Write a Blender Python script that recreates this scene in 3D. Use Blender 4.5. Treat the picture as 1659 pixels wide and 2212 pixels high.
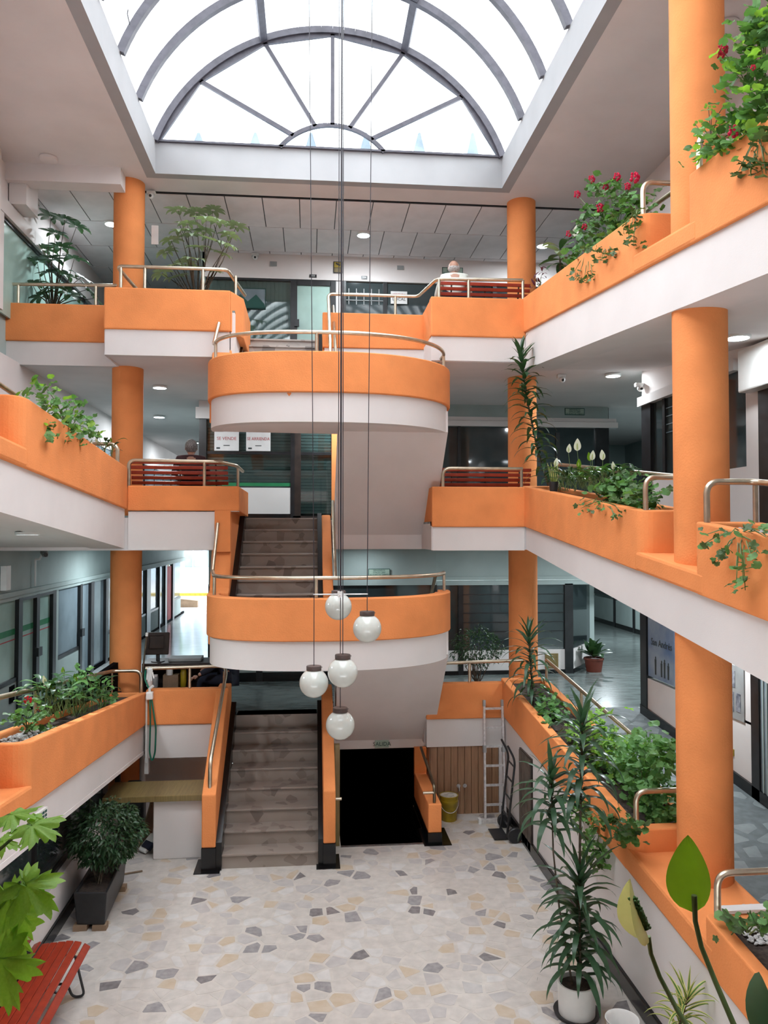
import bpy, bmesh, math, random
from mathutils import Vector, Matrix, Euler, Quaternion
random.seed(7)
R = math.radians
for o in list(bpy.data.objects):
    bpy.data.objects.remove(o)
SC = bpy.context.scene
COL = SC.collection

# ---------------------------------------------------------------- camera
FPX, CX, CY = 1680.0, 829.5, 1106.0          # focal length and centre in pixels of the 1659 x 2212 frame
CAM = Vector((0, 0, 4.38)); YAW = R(5.44); PITCH = R(1.5)
FWD = Vector((math.sin(YAW)*math.cos(PITCH), math.cos(YAW)*math.cos(PITCH), math.sin(PITCH)))
RGT = Vector((math.cos(YAW), -math.sin(YAW), 0)); UPV = RGT.cross(FWD)
cd = bpy.data.cameras.new('camera'); cam = bpy.data.objects.new('camera', cd); COL.objects.link(cam)
cd.sensor_fit = 'VERTICAL'; cd.sensor_height = 24.0; cd.lens = 24.0*FPX/2212.0
cd.clip_start = 0.05; cd.clip_end = 300
cam.matrix_world = Matrix(((RGT.x, UPV.x, -FWD.x, CAM.x), (RGT.y, UPV.y, -FWD.y, CAM.y), (RGT.z, UPV.z, -FWD.z, CAM.z), (0, 0, 0, 1)))
SC.camera = cam
def at(x, y, X=None, Y=None, Z=None):
    """the point seen at pixel (x, y) on the plane X=, Y= or Z="""
    d = FWD + RGT*((x-CX)/FPX) - UPV*((y-CY)/FPX)
    t = (X-CAM.x)/d.x if X is not None else (Y-CAM.y)/d.y if Y is not None else (Z-CAM.z)/d.z
    return CAM + d*t

# ---------------------------------------------------------------- sky, light, exposure
w = bpy.data.worlds.new('overcast_sky'); SC.world = w; w.use_nodes = True
wb = w.node_tree.nodes['Background']; wb.inputs[0].default_value = (0.92, 0.96, 1.0, 1); wb.inputs[1].default_value = 3.3
SC.view_settings.view_transform = 'Standard'; SC.view_settings.look = 'None'
SC.view_settings.exposure = 1.18; SC.view_settings.gamma = 1.0; SC.view_settings.use_curve_mapping = False
SC.cycles.max_bounces = 5; SC.cycles.diffuse_bounces = 3; SC.cycles.glossy_bounces = 2; SC.cycles.transmission_bounces = 3; SC.cycles.transparent_max_bounces = 8; SC.cycles.caustics_reflective = False; SC.cycles.caustics_refractive = False

# ---------------------------------------------------------------- materials
def nt(name):
    m = bpy.data.materials.new(name); m.use_nodes = True
    return m, m.node_tree.nodes, m.node_tree.links, m.node_tree.nodes['Principled BSDF']
def mat(name, col, rough=.6, metal=0, var=.06, scale=6, bump=0, bscale=60, spec=.5, coat=0, trans=0, stretch=None, col2=None, emit=0, alpha=1, sss=0, detail=4):
    m, N, L, b = nt(name)
    b.inputs['Roughness'].default_value = rough; b.inputs['Metallic'].default_value = metal
    b.inputs['Specular IOR Level'].default_value = spec
    if coat: b.inputs['Coat Weight'].default_value = coat; b.inputs['Coat Roughness'].default_value = .12
    if trans: b.inputs['Transmission Weight'].default_value = trans
    if emit: b.inputs['Emission Color'].default_value = (*col, 1); b.inputs['Emission Strength'].default_value = emit
    if alpha < 1: b.inputs['Alpha'].default_value = alpha
    tc = N.new('ShaderNodeTexCoord'); mp = N.new('ShaderNodeMapping'); L.new(tc.outputs['Object'], mp.inputs[0])
    if stretch: mp.inputs['Scale'].default_value = stretch
    no = N.new('ShaderNodeTexNoise'); no.inputs['Scale'].default_value = scale; no.inputs['Detail'].default_value = detail
    L.new(mp.outputs[0], no.inputs['Vector'])
    mx = N.new('ShaderNodeMix'); mx.data_type = 'RGBA'
    c2 = col2 or tuple(max(0, c*(1-2*var)) for c in col); c1 = col if col2 else tuple(min(1, c*(1+var)) for c in col)
    mx.inputs[6].default_value = (*c1, 1); mx.inputs[7].default_value = (*c2, 1)
    rp = N.new('ShaderNodeMapRange'); rp.inputs[1].default_value = .35; rp.inputs[2].default_value = .68
    L.new(no.outputs[0], rp.inputs[0]); L.new(rp.outputs[0], mx.inputs[0]); L.new(mx.outputs[2], b.inputs['Base Color'])
    if bump:
        n2 = N.new('ShaderNodeTexNoise'); n2.inputs['Scale'].default_value = bscale; n2.inputs['Detail'].default_value = 3
        L.new(mp.outputs[0], n2.inputs['Vector'])
        bp = N.new('ShaderNodeBump'); bp.inputs['Strength'].default_value = bump; bp.inputs['Distance'].default_value = .01
        L.new(n2.outputs[0], bp.inputs['Height']); L.new(bp.outputs[0], b.inputs['Normal'])
    return m
def stone(name, col, col2, scale=9):
    return mat(name, col, rough=.32, col2=col2, scale=scale, bump=.03, bscale=40, spec=.4, detail=6)
def vor_stone(name, base, dark, scale=6, amount=.3, rough=.4):
    """polished crazy-paving stone: irregular chips of darker stone in a paler ground"""
    m, N, L, b = nt(name); b.inputs['Roughness'].default_value = rough
    tc = N.new('ShaderNodeTexCoord'); no = N.new('ShaderNodeTexNoise'); no.inputs['Scale'].default_value = 3
    v = N.new('ShaderNodeTexVoronoi'); v.inputs['Scale'].default_value = scale; L.new(tc.outputs['Object'], v.inputs['Vector'])
    L.new(tc.outputs['Object'], no.inputs['Vector'])
    rp = N.new('ShaderNodeValToRGB'); L.new(v.outputs['Color'], rp.inputs[0])
    e = rp.color_ramp.elements; e[0].position = 0; e[0].color = (*dark, 1); e[1].position = amount+.12; e[1].color = (*base, 1)
    k = rp.color_ramp.elements.new(amount); k.color = (*[.5*(a+c) for a, c in zip(base, dark)], 1); rp.color_ramp.interpolation = 'LINEAR'
    sep = N.new('ShaderNodeSeparateColor'); L.new(v.outputs['Color'], sep.inputs[0]); L.new(sep.outputs[0], rp.inputs[0])
    mx = N.new('ShaderNodeMix'); mx.data_type = 'RGBA'; mx.blend_type = 'MULTIPLY'; mx.inputs[0].default_value = .55
    L.new(rp.outputs[0], mx.inputs[6]); L.new(no.outputs['Fac'], mx.inputs[7])
    g = N.new('ShaderNodeMix'); g.data_type = 'RGBA'; g.inputs[0].default_value = .5; L.new(mx.outputs[2], g.inputs[6]); L.new(rp.outputs[0], g.inputs[7])
    L.new(g.outputs[2], b.inputs['Base Color'])
    return m
def leafmat(name, col, col2, rough=.4, scale=14, trans=.25):
    m = mat(name, col, rough=rough, col2=col2, scale=scale, spec=.4)
    N, L = m.node_tree.nodes, m.node_tree.links; b = N['Principled BSDF']; out = N['Material Output']
    t = N.new('ShaderNodeBsdfTranslucent'); t.inputs[0].default_value = (col[0]*1.6, col[1]*1.6, col[2]*.8, 1)
    mx = N.new('ShaderNodeMixShader'); mx.inputs[0].default_value = trans
    L.new(b.outputs[0], mx.inputs[1]); L.new(t.outputs[0], mx.inputs[2]); L.new(mx.outputs[0], out.inputs[0])
    return m
def clearmat(name, tint, gloss=.08, rough=.03):
    m = bpy.data.materials.new(name); m.use_nodes = True; N, L = m.node_tree.nodes, m.node_tree.links
    N.remove(N['Principled BSDF']); out = N['Material Output']
    t = N.new('ShaderNodeBsdfTransparent'); t.inputs[0].default_value = (*tint, 1)
    g = N.new('ShaderNodeBsdfGlossy'); g.inputs['Roughness'].default_value = rough
    lw = N.new('ShaderNodeLayerWeight'); lw.inputs[0].default_value = .25
    mr = N.new('ShaderNodeMapRange'); mr.inputs[3].default_value = gloss; mr.inputs[4].default_value = .6; L.new(lw.outputs['Fresnel'], mr.inputs[0])
    mx = N.new('ShaderNodeMixShader'); L.new(mr.outputs[0], mx.inputs[0]); L.new(t.outputs[0], mx.inputs[1]); L.new(g.outputs[0], mx.inputs[2])
    L.new(mx.outputs[0], out.inputs[0])
    return m
M = {}
M['orange'] = mat('orange_stucco', (.84, .295, .10), rough=.85, var=.05, scale=2.2, bump=.35, bscale=55, spec=.2)
M['white'] = mat('white_plaster', (.74, .70, .685), rough=.8, var=.02, scale=1.5, bump=.08, bscale=90, spec=.2)
M['ceil'] = mat('ceiling_plaster', (.79, .735, .72), rough=.9, var=.03, scale=1.2, bump=.06, bscale=70, spec=.1)
M['greywall'] = mat('pale_grey_wall', (.38, .46, .45), rough=.7, var=.04, scale=2, bump=.05)
M['curb'] = mat('grey_white_upstand', (.42, .42, .43), rough=.8, var=.03, scale=1.5, spec=.2)
M['panel'] = mat('ceiling_panel', (.86, .81, .82), rough=.9, var=.03, scale=3, bump=.15, bscale=150, spec=.1)
M['black'] = mat('black_gloss_paint', (.006, .006, .007), rough=.22, var=.2, spec=.5)
M['void'] = mat('unlit_black_and_skirting', (.0025, .0025, .004), rough=.9, var=.2, spec=.05)  # near-black stands in for unlit depth; also used on vent and skirting
M['rail'] = mat('champagne_metal', (.62, .54, .42), rough=.36, metal=1, var=.08, scale=9)
M['rail_d'] = mat('bronze_metal', (.20, .16, .11), rough=.35, metal=1, var=.08)
M['steel'] = mat('galvanised_steel', (.55, .55, .56), rough=.4, metal=1, var=.1, scale=20)
M['alu'] = mat('scuffed_aluminium', (.72, .70, .70), rough=.5, metal=.55, var=.1, scale=25)
M['rib'] = mat('grey_painted_steel', (.085, .08, .10), rough=.5, var=.12, scale=8)
M['frame'] = mat('dark_window_frame', (.014, .014, .016), rough=.35, var=.2)
M['glass_d'] = mat('smoked_shop_glass', (.035, .050, .053), rough=.05, var=.25, scale=.8, spec=.8)
M['glass_g'] = mat('frosted_green_glass', (.42, .60, .54), rough=.25, var=.10, scale=1.5, spec=.5)
M['glass_b'] = mat('blue_grey_glass', (.22, .28, .32), rough=.08, var=.2, scale=1.0, spec=.7)
M['pane'] = clearmat('skylight_sheet', (.93, .95, .96), gloss=.02, rough=.15)
M['clear'] = clearmat('clear_glass', (.72, .80, .79), gloss=.07)
M['stair'] = vor_stone('brown_stair_stone', (.36, .30, .26), (.20, .155, .135), scale=8, amount=.14, rough=.35)
M['stair_p'] = vor_stone('pale_stair_stone', (.50, .45, .41), (.16, .14, .13), scale=5.5, amount=.18, rough=.35)
M['dfloor'] = mat('dark_green_floor', (.16, .19, .185), rough=.22, var=.18, scale=3, stretch=(1, 5, 1), spec=.5)
M['rfloor'] = mat('grey_ramp_cement', (.14, .16, .165), rough=.6, var=.15, scale=8, bump=.1)
M['rstone'] = stone('pale_ramp_stone', (.27, .30, .305), (.21, .235, .24))
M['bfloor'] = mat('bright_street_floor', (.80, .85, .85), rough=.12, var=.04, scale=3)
M['grout'] = mat('cream_grout', (.57, .525, .48), rough=.45, var=.06, scale=9, bump=.05)
M['st_cream'] = stone('cream_stone', (.585, .54, .50), (.49, .455, .42))
M['st_white'] = stone('white_stone', (.63, .60, .575), (.53, .51, .49))
M['st_tan'] = stone('tan_stone', (.50, .40, .29), (.56, .47, .37))
M['st_pale'] = stone('pale_grey_stone', (.43, .405, .395), (.52, .49, .47))
M['st_grey'] = stone('grey_stone', (.25, .235, .24), (.36, .34, .335), 16)
M['st_dark'] = stone('dark_grey_stone', (.16, .145, .15), (.27, .25, .25), 16)
M['wood'] = mat('brown_wood_tile', (.36, .20, .11), rough=.55, col2=(.25, .13, .07), scale=5, stretch=(6, 6, .6), bump=.05)
M['olive'] = mat('olive_wood_laminate', (.24, .175, .065), rough=.38, col2=(.17, .12, .045), scale=4, stretch=(14, 1, 1))
M['red'] = mat('red_varnished_slat', (.33, .034, .012), rough=.35, col2=(.25, .024, .009), scale=5, stretch=(3, 3, 3), spec=.5)
M['iron'] = mat('black_iron', (.02, .02, .022), rough=.45, var=.2)
M['globe'] = mat('opal_glass_globe', (.64, .67, .63), rough=.12, var=.03, scale=5, spec=.5, coat=.3)
M['cap'] = mat('brown_lamp_cap', (.075, .05, .045), rough=.5, var=.15)
M['cord'] = mat('dark_cord', (.025, .022, .03), rough=.6)
M['soil'] = mat('dark_soil', (.06, .042, .033), rough=.95, col2=(.02, .014, .011), scale=30, bump=.8, bscale=50)
M['gravel'] = mat('white_gravel', (.62, .61, .60), rough=.7, col2=(.32, .31, .30), scale=40, bump=.8, bscale=60)
M['plastic_w'] = mat('white_plastic', (.80, .80, .78), rough=.35, var=.03)
M['plastic_g'] = mat('grey_plastic', (.30, .31, .31), rough=.4, var=.06)
M['led'] = mat('led_disc', (.85, .95, 1.0), rough=.4, emit=9, var=0)
M['paper'] = mat('white_paper', (.75, .73, .72), rough=.8, var=.03)
M['tx_red'] = mat('red_print', (.45, .05, .06), rough=.7)
M['tx_dark'] = mat('dark_print', (.03, .04, .04), rough=.7)
M['tx_green'] = mat('dark_green_print', (.01, .075, .06), rough=.6)
M['shutter'] = mat('grey_green_shutter', (.20, .245, .245), rough=.5, var=.06)
M['green'] = mat('bright_green_stripe', (.015, .20, .075), rough=.5)
M['tx_mint'] = mat('pale_green_sign', (.40, .52, .44), rough=.5)
M['yellow'] = mat('mustard_plastic', (.42, .30, .015), rough=.4, col2=(.30, .20, .012), scale=9)
M['cement'] = mat('dried_cement', (.55, .53, .48), rough=.95, var=.2, scale=20, bump=.5)
M['card'] = mat('cardboard', (.27, .18, .115), rough=.85, var=.12, scale=4)
M['green_hose'] = mat('green_hose', (.01, .16, .10), rough=.4)
M['skin'] = mat('skin', (.42, .22, .15), rough=.5, var=.08)
M['hair_g'] = mat('grey_hair', (.10, .098, .098), rough=.8, col2=(.30, .30, .30), scale=60, bump=.5, bscale=120)
M['hair_w'] = mat('white_hair', (.42, .38, .36), rough=.8, var=.2, scale=40)
M['cloth_m'] = mat('maroon_cloth', (.055, .022, .026), rough=.9, var=.15, bump=.2)
M['cloth_w'] = mat('pale_shirt', (.60, .60, .54), rough=.85, var=.06, bump=.15)
M['cloth_n'] = mat('navy_cloth', (.012, .016, .035), rough=.85, var=.2, bump=.2)
M['dwood'] = mat('dark_brown_wood', (.030, .018, .014), rough=.45, var=.25, scale=6)
M['sky_sheet'] = mat('pale_blue_roof_sheet', (.42, .52, .60), rough=.5, var=.08)
M['asphalt'] = mat('street_asphalt', (.42, .44, .45), rough=.9, var=.1, scale=2)
M['facade'] = mat('street_facade', (.50, .60, .68), rough=.7, var=.15, scale=2)
M['trunk'] = mat('brown_stem', (.10, .075, .05), rough=.8, var=.25, scale=25, bump=.4)
M['stemg'] = mat('green_stem', (.12, .19, .06), rough=.5, var=.2)
M['lf_dark'] = leafmat('dark_leaf', (.026, .066, .028), (.045, .10, .042), rough=.33)
M['lf_drac'] = leafmat('dracaena_leaf', (.035, .085, .045), (.065, .135, .075), rough=.3)
M['lf_sch'] = leafmat('schefflera_leaf', (.20, .27, .17), (.30, .37, .25), rough=.4)
M['lf_mid'] = leafmat('mid_green_leaf', (.055, .14, .035), (.09, .21, .05), rough=.45)
M['lf_lite'] = leafmat('light_green_leaf', (.20, .40, .06), (.30, .50, .09), rough=.5, trans=.45)
M['lf_ger'] = leafmat('geranium_leaf', (.11, .26, .08), (.18, .36, .12), rough=.55, trans=.3)
M['lf_ivy'] = leafmat('trailing_leaf', (.06, .115, .04), (.12, .18, .07), rough=.5)
M['lf_purple'] = leafmat('purple_leaf', (.09, .018, .04), (.15, .03, .06))
M['spathe_w'] = leafmat('white_spathe', (.85, .85, .80), (.80, .82, .72), rough=.45, trans=.12)
M['spathe_g'] = leafmat('green_spathe', (.16, .30, .02), (.07, .17, .015), rough=.4, trans=.45)
M['spathe_c'] = leafmat('cream_green_spathe', (.62, .64, .42), (.42, .48, .22), rough=.45, trans=.3)
M['pinkfl'] = leafmat('crimson_petals', (.66, .015, .09), (.50, .01, .05), rough=.6)
M['redfl'] = leafmat('red_petals', (.60, .012, .025), (.45, .008, .02), rough=.6)

# ---------------------------------------------------------------- mesh building
class MB:
    def __init__(s): s.v = []; s.f = []; s.m = []; s.mi = 0
    def add(s, vs, fs):
        n = len(s.v); s.v += [tuple(p) for p in vs]; s.f += [tuple(i+n for i in f) for f in fs]; s.m += [s.mi]*len(fs); return s
    def box(s, x0, x1, y0, y1, z0, z1):
        vs = [(x, y, z) for z in (z0, z1) for y in (y0, y1) for x in (x0, x1)]
        return s.add(vs, [(0, 2, 3, 1), (4, 5, 7, 6), (0, 1, 5, 4), (2, 6, 7, 3), (0, 4, 6, 2), (1, 3, 7, 5)])
    def prism(s, poly, ax, a, b):
        n = len(poly); k = 'xyz'.index(ax)
        def P(p, t):
            q = [p[0], p[1]]; q.insert(k, t); return q
        vs = [P(p, a) for p in poly]+[P(p, b) for p in poly]
        fs = [tuple(range(n)), tuple(range(2*n-1, n-1, -1))]+[(i, i+n, (i+1) % n+n, (i+1) % n) for i in range(n)]
        return s.add(vs, fs)
    def plan(s, poly, zb, zt):
        """plan outline extruded between two height functions of y"""
        n = len(poly); fb = zb if callable(zb) else (lambda y: zb); ft = zt if callable(zt) else (lambda y: zt)
        vs = [(x, y, fb(y)) for x, y in poly]+[(x, y, ft(y)) for x, y in poly]
        fs = [tuple(range(n-1, -1, -1)), tuple(range(n, 2*n))]+[(i, (i+1) % n, (i+1) % n+n, i+n) for i in range(n)]
        return s.add(vs, fs)
    def tube(s, pts, r, n=10, closed=False):
        P = [Vector(p) for p in pts]; rad = r if isinstance(r, (list, tuple)) else [r]*len(P)
        vs = []; up = None
        for i, p in enumerate(P):
            if closed: t = P[(i+1) % len(P)]-P[i-1]
            else: t = P[min(i+1, len(P)-1)]-P[max(i-1, 0)]
            if t.length < 1e-9: t = Vector((0, 0, 1))
            t.normalize()
            if up is None: up = t.orthogonal().normalized()
            up = up-t*up.dot(t); up = up.normalized() if up.length > 1e-6 else t.orthogonal().normalized()
            si = t.cross(up)
            vs += [p+(up*math.cos(a)+si*math.sin(a))*rad[i] for a in (2*math.pi*k/n for k in range(n))]
        m = len(P); fs = []
        for i in range(m if closed else m-1):
            j = (i+1) % m
            fs += [(i*n+k, i*n+(k+1) % n, j*n+(k+1) % n, j*n+k) for k in range(n)]
        if not closed: fs += [tuple(range(n-1, -1, -1)), tuple((m-1)*n+k for k in range(n))]
        return s.add(vs, fs)
    def bar(s, a, b, w, h, up=(0, 0, 1)):
        a, b = Vector(a), Vector(b); t = (b-a).normalized(); u = Vector(up); u = (u-t*u.dot(t)).normalized(); q = t.cross(u)
        vs = [p+q*(sx*w/2)+u*(sz*h/2) for p in (a, b) for sx, sz in ((-1, -1), (1, -1), (1, 1), (-1, 1))]
        return s.add(vs, [(3, 2, 1, 0), (4, 5, 6, 7)]+[(i, (i+1) % 4, (i+1) % 4+4, i+4) for i in range(4)])
    def lathe(s, prof, c=(0, 0, 0), n=24, ax=None):
        vs = []
        for r, z in prof: vs += [(c[0]+r*math.cos(2*math.pi*k/n), c[1]+r*math.sin(2*math.pi*k/n), c[2]+z) for k in range(n)]
        m = len(prof); fs = []
        for i in range(m-1): fs += [(i*n+k, i*n+(k+1) % n, (i+1)*n+(k+1) % n, (i+1)*n+k) for k in range(n)]
        if prof[0][0] > 1e-6: fs.append(tuple(range(n-1, -1, -1)))
        if prof[-1][0] > 1e-6: fs.append(tuple((m-1)*n+k for k in range(n)))
        return s.add(vs, fs)
    def ball(s, c, r, n=16, m=10, sc=(1, 1, 1)):
        vs = []; fs = []
        for i in range(m+1):
            a = math.pi*i/m
            vs += [(c[0]+r*sc[0]*math.sin(a)*math.cos(2*math.pi*k/n), c[1]+r*sc[1]*math.sin(a)*math.sin(2*math.pi*k/n), c[2]+r*sc[2]*math.cos(a)) for k in range(n)]
        for i in range(m): fs += [(i*n+k, (i+1)*n+k, (i+1)*n+(k+1) % n, i*n+(k+1) % n) for k in range(n)]
        return s.add(vs, fs)
    def mesh(s, name, mats, smooth=False, weld=True):
        me = bpy.data.meshes.new(name); me.from_pydata(s.v, [], s.f)
        for x in (mats if isinstance(mats, (list, tuple)) else [mats]): me.materials.append(M[x] if isinstance(x, str) else x)
        if len(me.materials) > 1: me.polygons.foreach_set('material_index', s.m)
        bm = bmesh.new(); bm.from_mesh(me)
        if weld: bmesh.ops.remove_doubles(bm, verts=bm.verts, dist=1e-5)
        bmesh.ops.recalc_face_normals(bm, faces=bm.faces)
        bm.to_mesh(me); bm.free()
        if smooth:
            me.polygons.foreach_set('use_smooth', [True]*len(me.polygons))
            try: me.set_sharp_from_angle(angle=R(42))
            except Exception: pass
        me.update(); return me
    def build(s, name, mats, parent=None, smooth=False, bevel=0, local=False):
        return put(name, s.mesh(name, mats, smooth), parent, local=local, bevel=bevel)
def wloc(o):
    v = Vector((0, 0, 0))
    while o is not None: v += o.location; o = o.parent
    return v
def put(name, me, parent=None, loc=None, local=False, bevel=0):
    """link a mesh; its vertices are in world space unless local"""
    o = bpy.data.objects.new(name, me); COL.objects.link(o)
    if parent is not None:
        o.parent = parent
        if not local: o.location = -wloc(parent)
    if loc is not None: o.location = loc
    if bevel:
        b = o.modifiers.new('soft_edge', 'BEVEL'); b.width = bevel; b.segments = 2; b.limit_method = 'ANGLE'; b.angle_limit = R(40)
    return o
def empty(name, loc=(0, 0, 0), rot=(0, 0, 0), sc=1):
    o = bpy.data.objects.new(name, None); COL.objects.link(o); o.location = loc; o.rotation_euler = rot; o.scale = (sc, sc, sc); o.empty_display_size = .1; return o
def tag(o, label, cat, group=None):
    o['label'] = label; o['category'] = cat
    if group: o['group'] = group
    return o
def thing(name, label, cat, loc=(0, 0, 0), rot=(0, 0, 0), group=None, sc=1):
    return tag(empty(name, loc, rot, sc), label, cat, group)
def struct(o, label=None):
    o['kind'] = 'structure'
    if label: o['label'] = label
    return o
def stuff(o): o['kind'] = 'stuff'; return o
def dup(root, loc, rot=None, label=None, group=None):
    def cp(o, par):
        c = o.copy(); COL.objects.link(c); c.parent = par
        for ch in o.children: cp(ch, c)
        return c
    r = cp(root, None); r.location = loc
    if rot is not None: r.rotation_euler = rot
    if label: r['label'] = label
    if group: r['group'] = group
    return r
def fillet(pts, r, n=6):
    """round the corners of a polyline"""
    P = [Vector(p) for p in pts]; out = [P[0]]
    for i in range(1, len(P)-1):
        a, b, c = P[i-1], P[i], P[i+1]; u = (a-b); v = (c-b); d = min(r, u.length*.49, v.length*.49); u.normalize(); v.normalize()
        p0, p2 = b+u*d, b+v*d
        for k in range(n+1):
            t = k/n; out.append(p0*(1-t)**2+b*2*t*(1-t)+p2*t*t)
    out.append(P[-1]); return out
def lin(y0, z0, y1, z1): return lambda y: z0+(z1-z0)*(y-y0)/(y1-y0)
def rrect(x0, x1, y0, y1, rr, n=6):
    """rounded rectangle outline; rr = radii at (x0,y0) (x1,y0) (x1,y1) (x0,y1)"""
    out = []
    for (cx, cy, sx, sy, a0), r in zip(((x0, y0, 1, 1, 180), (x1, y0, -1, 1, 270), (x1, y1, -1, -1, 0), (x0, y1, 1, -1, 90)), rr):
        for k in range(n+1):
            a = R(a0+90*k/n); out.append((cx+sx*r+r*math.cos(a), cy+sy*r+r*math.sin(a)))
    return out
def text(name, body, size, matname, loc, rot, parent=None, align='CENTER', ext=.001, sx=1):
    cu = bpy.data.curves.new(name, 'FONT'); cu.body = body; cu.size = size; cu.align_x = align; cu.align_y = 'CENTER'; cu.extrude = ext; cu.resolution_u = 2
    o = bpy.data.objects.new('tmp_text', cu); COL.objects.link(o)
    dg = bpy.context.evaluated_depsgraph_get(); me = bpy.data.meshes.new_from_object(o.evaluated_get(dg)); bpy.data.objects.remove(o)
    me.materials.clear(); me.materials.append(M[matname])
    Mx = Matrix.Translation(loc) @ Euler(rot).to_matrix().to_4x4() @ Matrix.Diagonal((sx, 1, 1, 1)); me.transform(Mx)
    return put(name, me, parent)
# ================================================================ STRUCTURE
L1, L2, L3 = 1.55, 4.62, 7.62
def sbox(name, m, *b, bevel=0):
    return struct(MB().box(*b).build(name, m, bevel=bevel))
# ---- ground floor: slab with the stairwell hole, crazy paving on top
gx0, gx1, gy0, gy1 = -2.78, 3.03, 1.0, 12.5
HX0, HX1, HY0 = .44, 1.66, 10.97
fb = MB()
fb.box(gx0, HX0, gy0, gy1, -.2, 0); fb.box(HX1, gx1, gy0, gy1, -.2, 0); fb.box(HX0, HX1, gy0, HY0, -.2, 0)
floor = struct(fb.build('floor', 'grout'))
def clip(poly, px, py, nx, ny):
    out = []
    for i in range(len(poly)):
        a, b = poly[i-1], poly[i]
        da = (a[0]-px)*nx+(a[1]-py)*ny; db = (b[0]-px)*nx+(b[1]-py)*ny
        if (da <= 0) != (db <= 0):
            t = da/(da-db); out.append((a[0]+(b[0]-a[0])*t, a[1]+(b[1]-a[1])*t))
        if db <= 0: out.append(b)
    return out
def paving(x0, x1, y0, y1, cell, gap, keep=1.0, rnd=None):
    rnd = rnd or random.Random(3)
    nx, ny = int((x1-x0)/cell)+1, int((y1-y0)/cell)+1; S = {}
    for i in range(-2, nx+2):
        for j in range(-2, ny+2):
            S[i, j] = (x0+(i+.5+rnd.uniform(-.46, .46))*cell, y0+(j+.5+rnd.uniform(-.46, .46))*cell)
    res = []
    for i in range(nx):
        for j in range(ny):
            if rnd.random() > keep: continue
            sx, sy = S[i, j]; g = gap*rnd.uniform(.6, 2.2)
            p = [(sx-cell*1.5, sy-cell*1.5), (sx+cell*1.5, sy-cell*1.5), (sx+cell*1.5, sy+cell*1.5), (sx-cell*1.5, sy+cell*1.5)]
            for a in range(-2, 3):
                for b in range(-2, 3):
                    if a == b == 0 or (i+a, j+b) not in S: continue
                    tx, ty = S[i+a, j+b]; dx, dy = tx-sx, ty-sy; d = math.hypot(dx, dy)
                    if d < 1e-6: continue
                    k = max(.25*d, d/2-g)
                    p = clip(p, sx+dx/d*k, sy+dy/d*k, dx/d, dy/d)
                    if len(p) < 3: break
                if len(p) < 3: break
            if len(p) < 3: continue
            for (px, py, qx, qy) in ((x0, 0, -1, 0), (x1, 0, 1, 0), (0, y0, 0, -1), (0, y1, 0, 1)):
                p = clip(p, px, py, qx, qy) if len(p) > 2 else p
            if len(p) > 2: res.append(p)
    return res
def pave_mesh(name, p, zf, h, m):
    n = len(p); cx = sum(a for a, _ in p)/n; cy = sum(b for _, b in p)/n; q = MB()
    ins = [(cx+(a-cx)*.975, cy+(b-cy)*.975) for a, b in p]
    vs = [(a, b, zf(b)-.004) for a, b in p]+[(a, b, zf(b)+h) for a, b in ins]
    q.add(vs, [tuple(range(n, 2*n))]+[(i, (i+1) % n, (i+1) % n+n, i+n) for i in range(n)])
    return q
tiles = paving(gx0+.03, gx1-.02, 4.6, 12.0, .185, .011)
tiles = [p for p in tiles if not any(HX0-.02 < a < HX1+.02 and b > HY0-.03 for a, b in p) and not any(-1.2 < a < .4 and b > 10.42 for a, b in p)]
def area(p): return abs(sum(p[i-1][0]*p[i][1]-p[i][0]*p[i-1][1] for i in range(len(p))))/2
def vis(p):
    cx = sum(a for a, _ in p)/len(p); cy = sum(b for _, b in p)/len(p)
    return area(p)/cy**3 if cy > 6.7 else 0
tiles.sort(key=vis, reverse=True)
prnd = random.Random(11)
PM = ['st_cream']*46+['st_white']*18+['st_tan']*13+['st_pale']*16+['st_grey']*7+['st_dark']*4
rest = {}
for i, p in enumerate(tiles):
    m = prnd.choice(PM); h = prnd.uniform(.0008, .0022)
    if i < 300: put('paving_stone', pave_mesh('paving_stone', p, lambda y: 0, h, m).mesh('paving_stone', m, weld=False), floor)
    else:
        q = rest.setdefault('r', MB()); ms = ['st_cream', 'st_white', 'st_tan', 'st_pale', 'st_grey', 'st_dark']; q.mi = ms.index(m)
        t = pave_mesh('x', p, lambda y: 0, h, m); q.add(t.v, t.f)
if rest: stuff(put('paving_stones', rest['r'].mesh('paving_stones', ['st_cream', 'st_white', 'st_tan', 'st_pale', 'st_grey', 'st_dark'], weld=False), floor))

# ---- stairwell pit under the exit sign, its darkness painted into near-black surfaces
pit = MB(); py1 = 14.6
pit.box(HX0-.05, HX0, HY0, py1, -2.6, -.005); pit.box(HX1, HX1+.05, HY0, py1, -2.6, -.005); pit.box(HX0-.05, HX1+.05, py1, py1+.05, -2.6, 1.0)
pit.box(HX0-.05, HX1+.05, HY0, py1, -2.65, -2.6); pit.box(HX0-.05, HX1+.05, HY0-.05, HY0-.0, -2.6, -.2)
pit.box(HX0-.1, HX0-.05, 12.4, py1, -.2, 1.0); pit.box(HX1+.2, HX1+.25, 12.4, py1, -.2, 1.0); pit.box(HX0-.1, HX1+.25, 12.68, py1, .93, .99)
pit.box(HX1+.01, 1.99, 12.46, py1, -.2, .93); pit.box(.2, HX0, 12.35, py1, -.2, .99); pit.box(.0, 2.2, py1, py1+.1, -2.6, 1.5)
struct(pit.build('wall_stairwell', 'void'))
wp = thing('exit_stair', 'steps coloured near-black for unlit depth, sinking into the dark opening below the exit sign', 'stairs', ((HX0+HX1)/2, HY0, 0))
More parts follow.
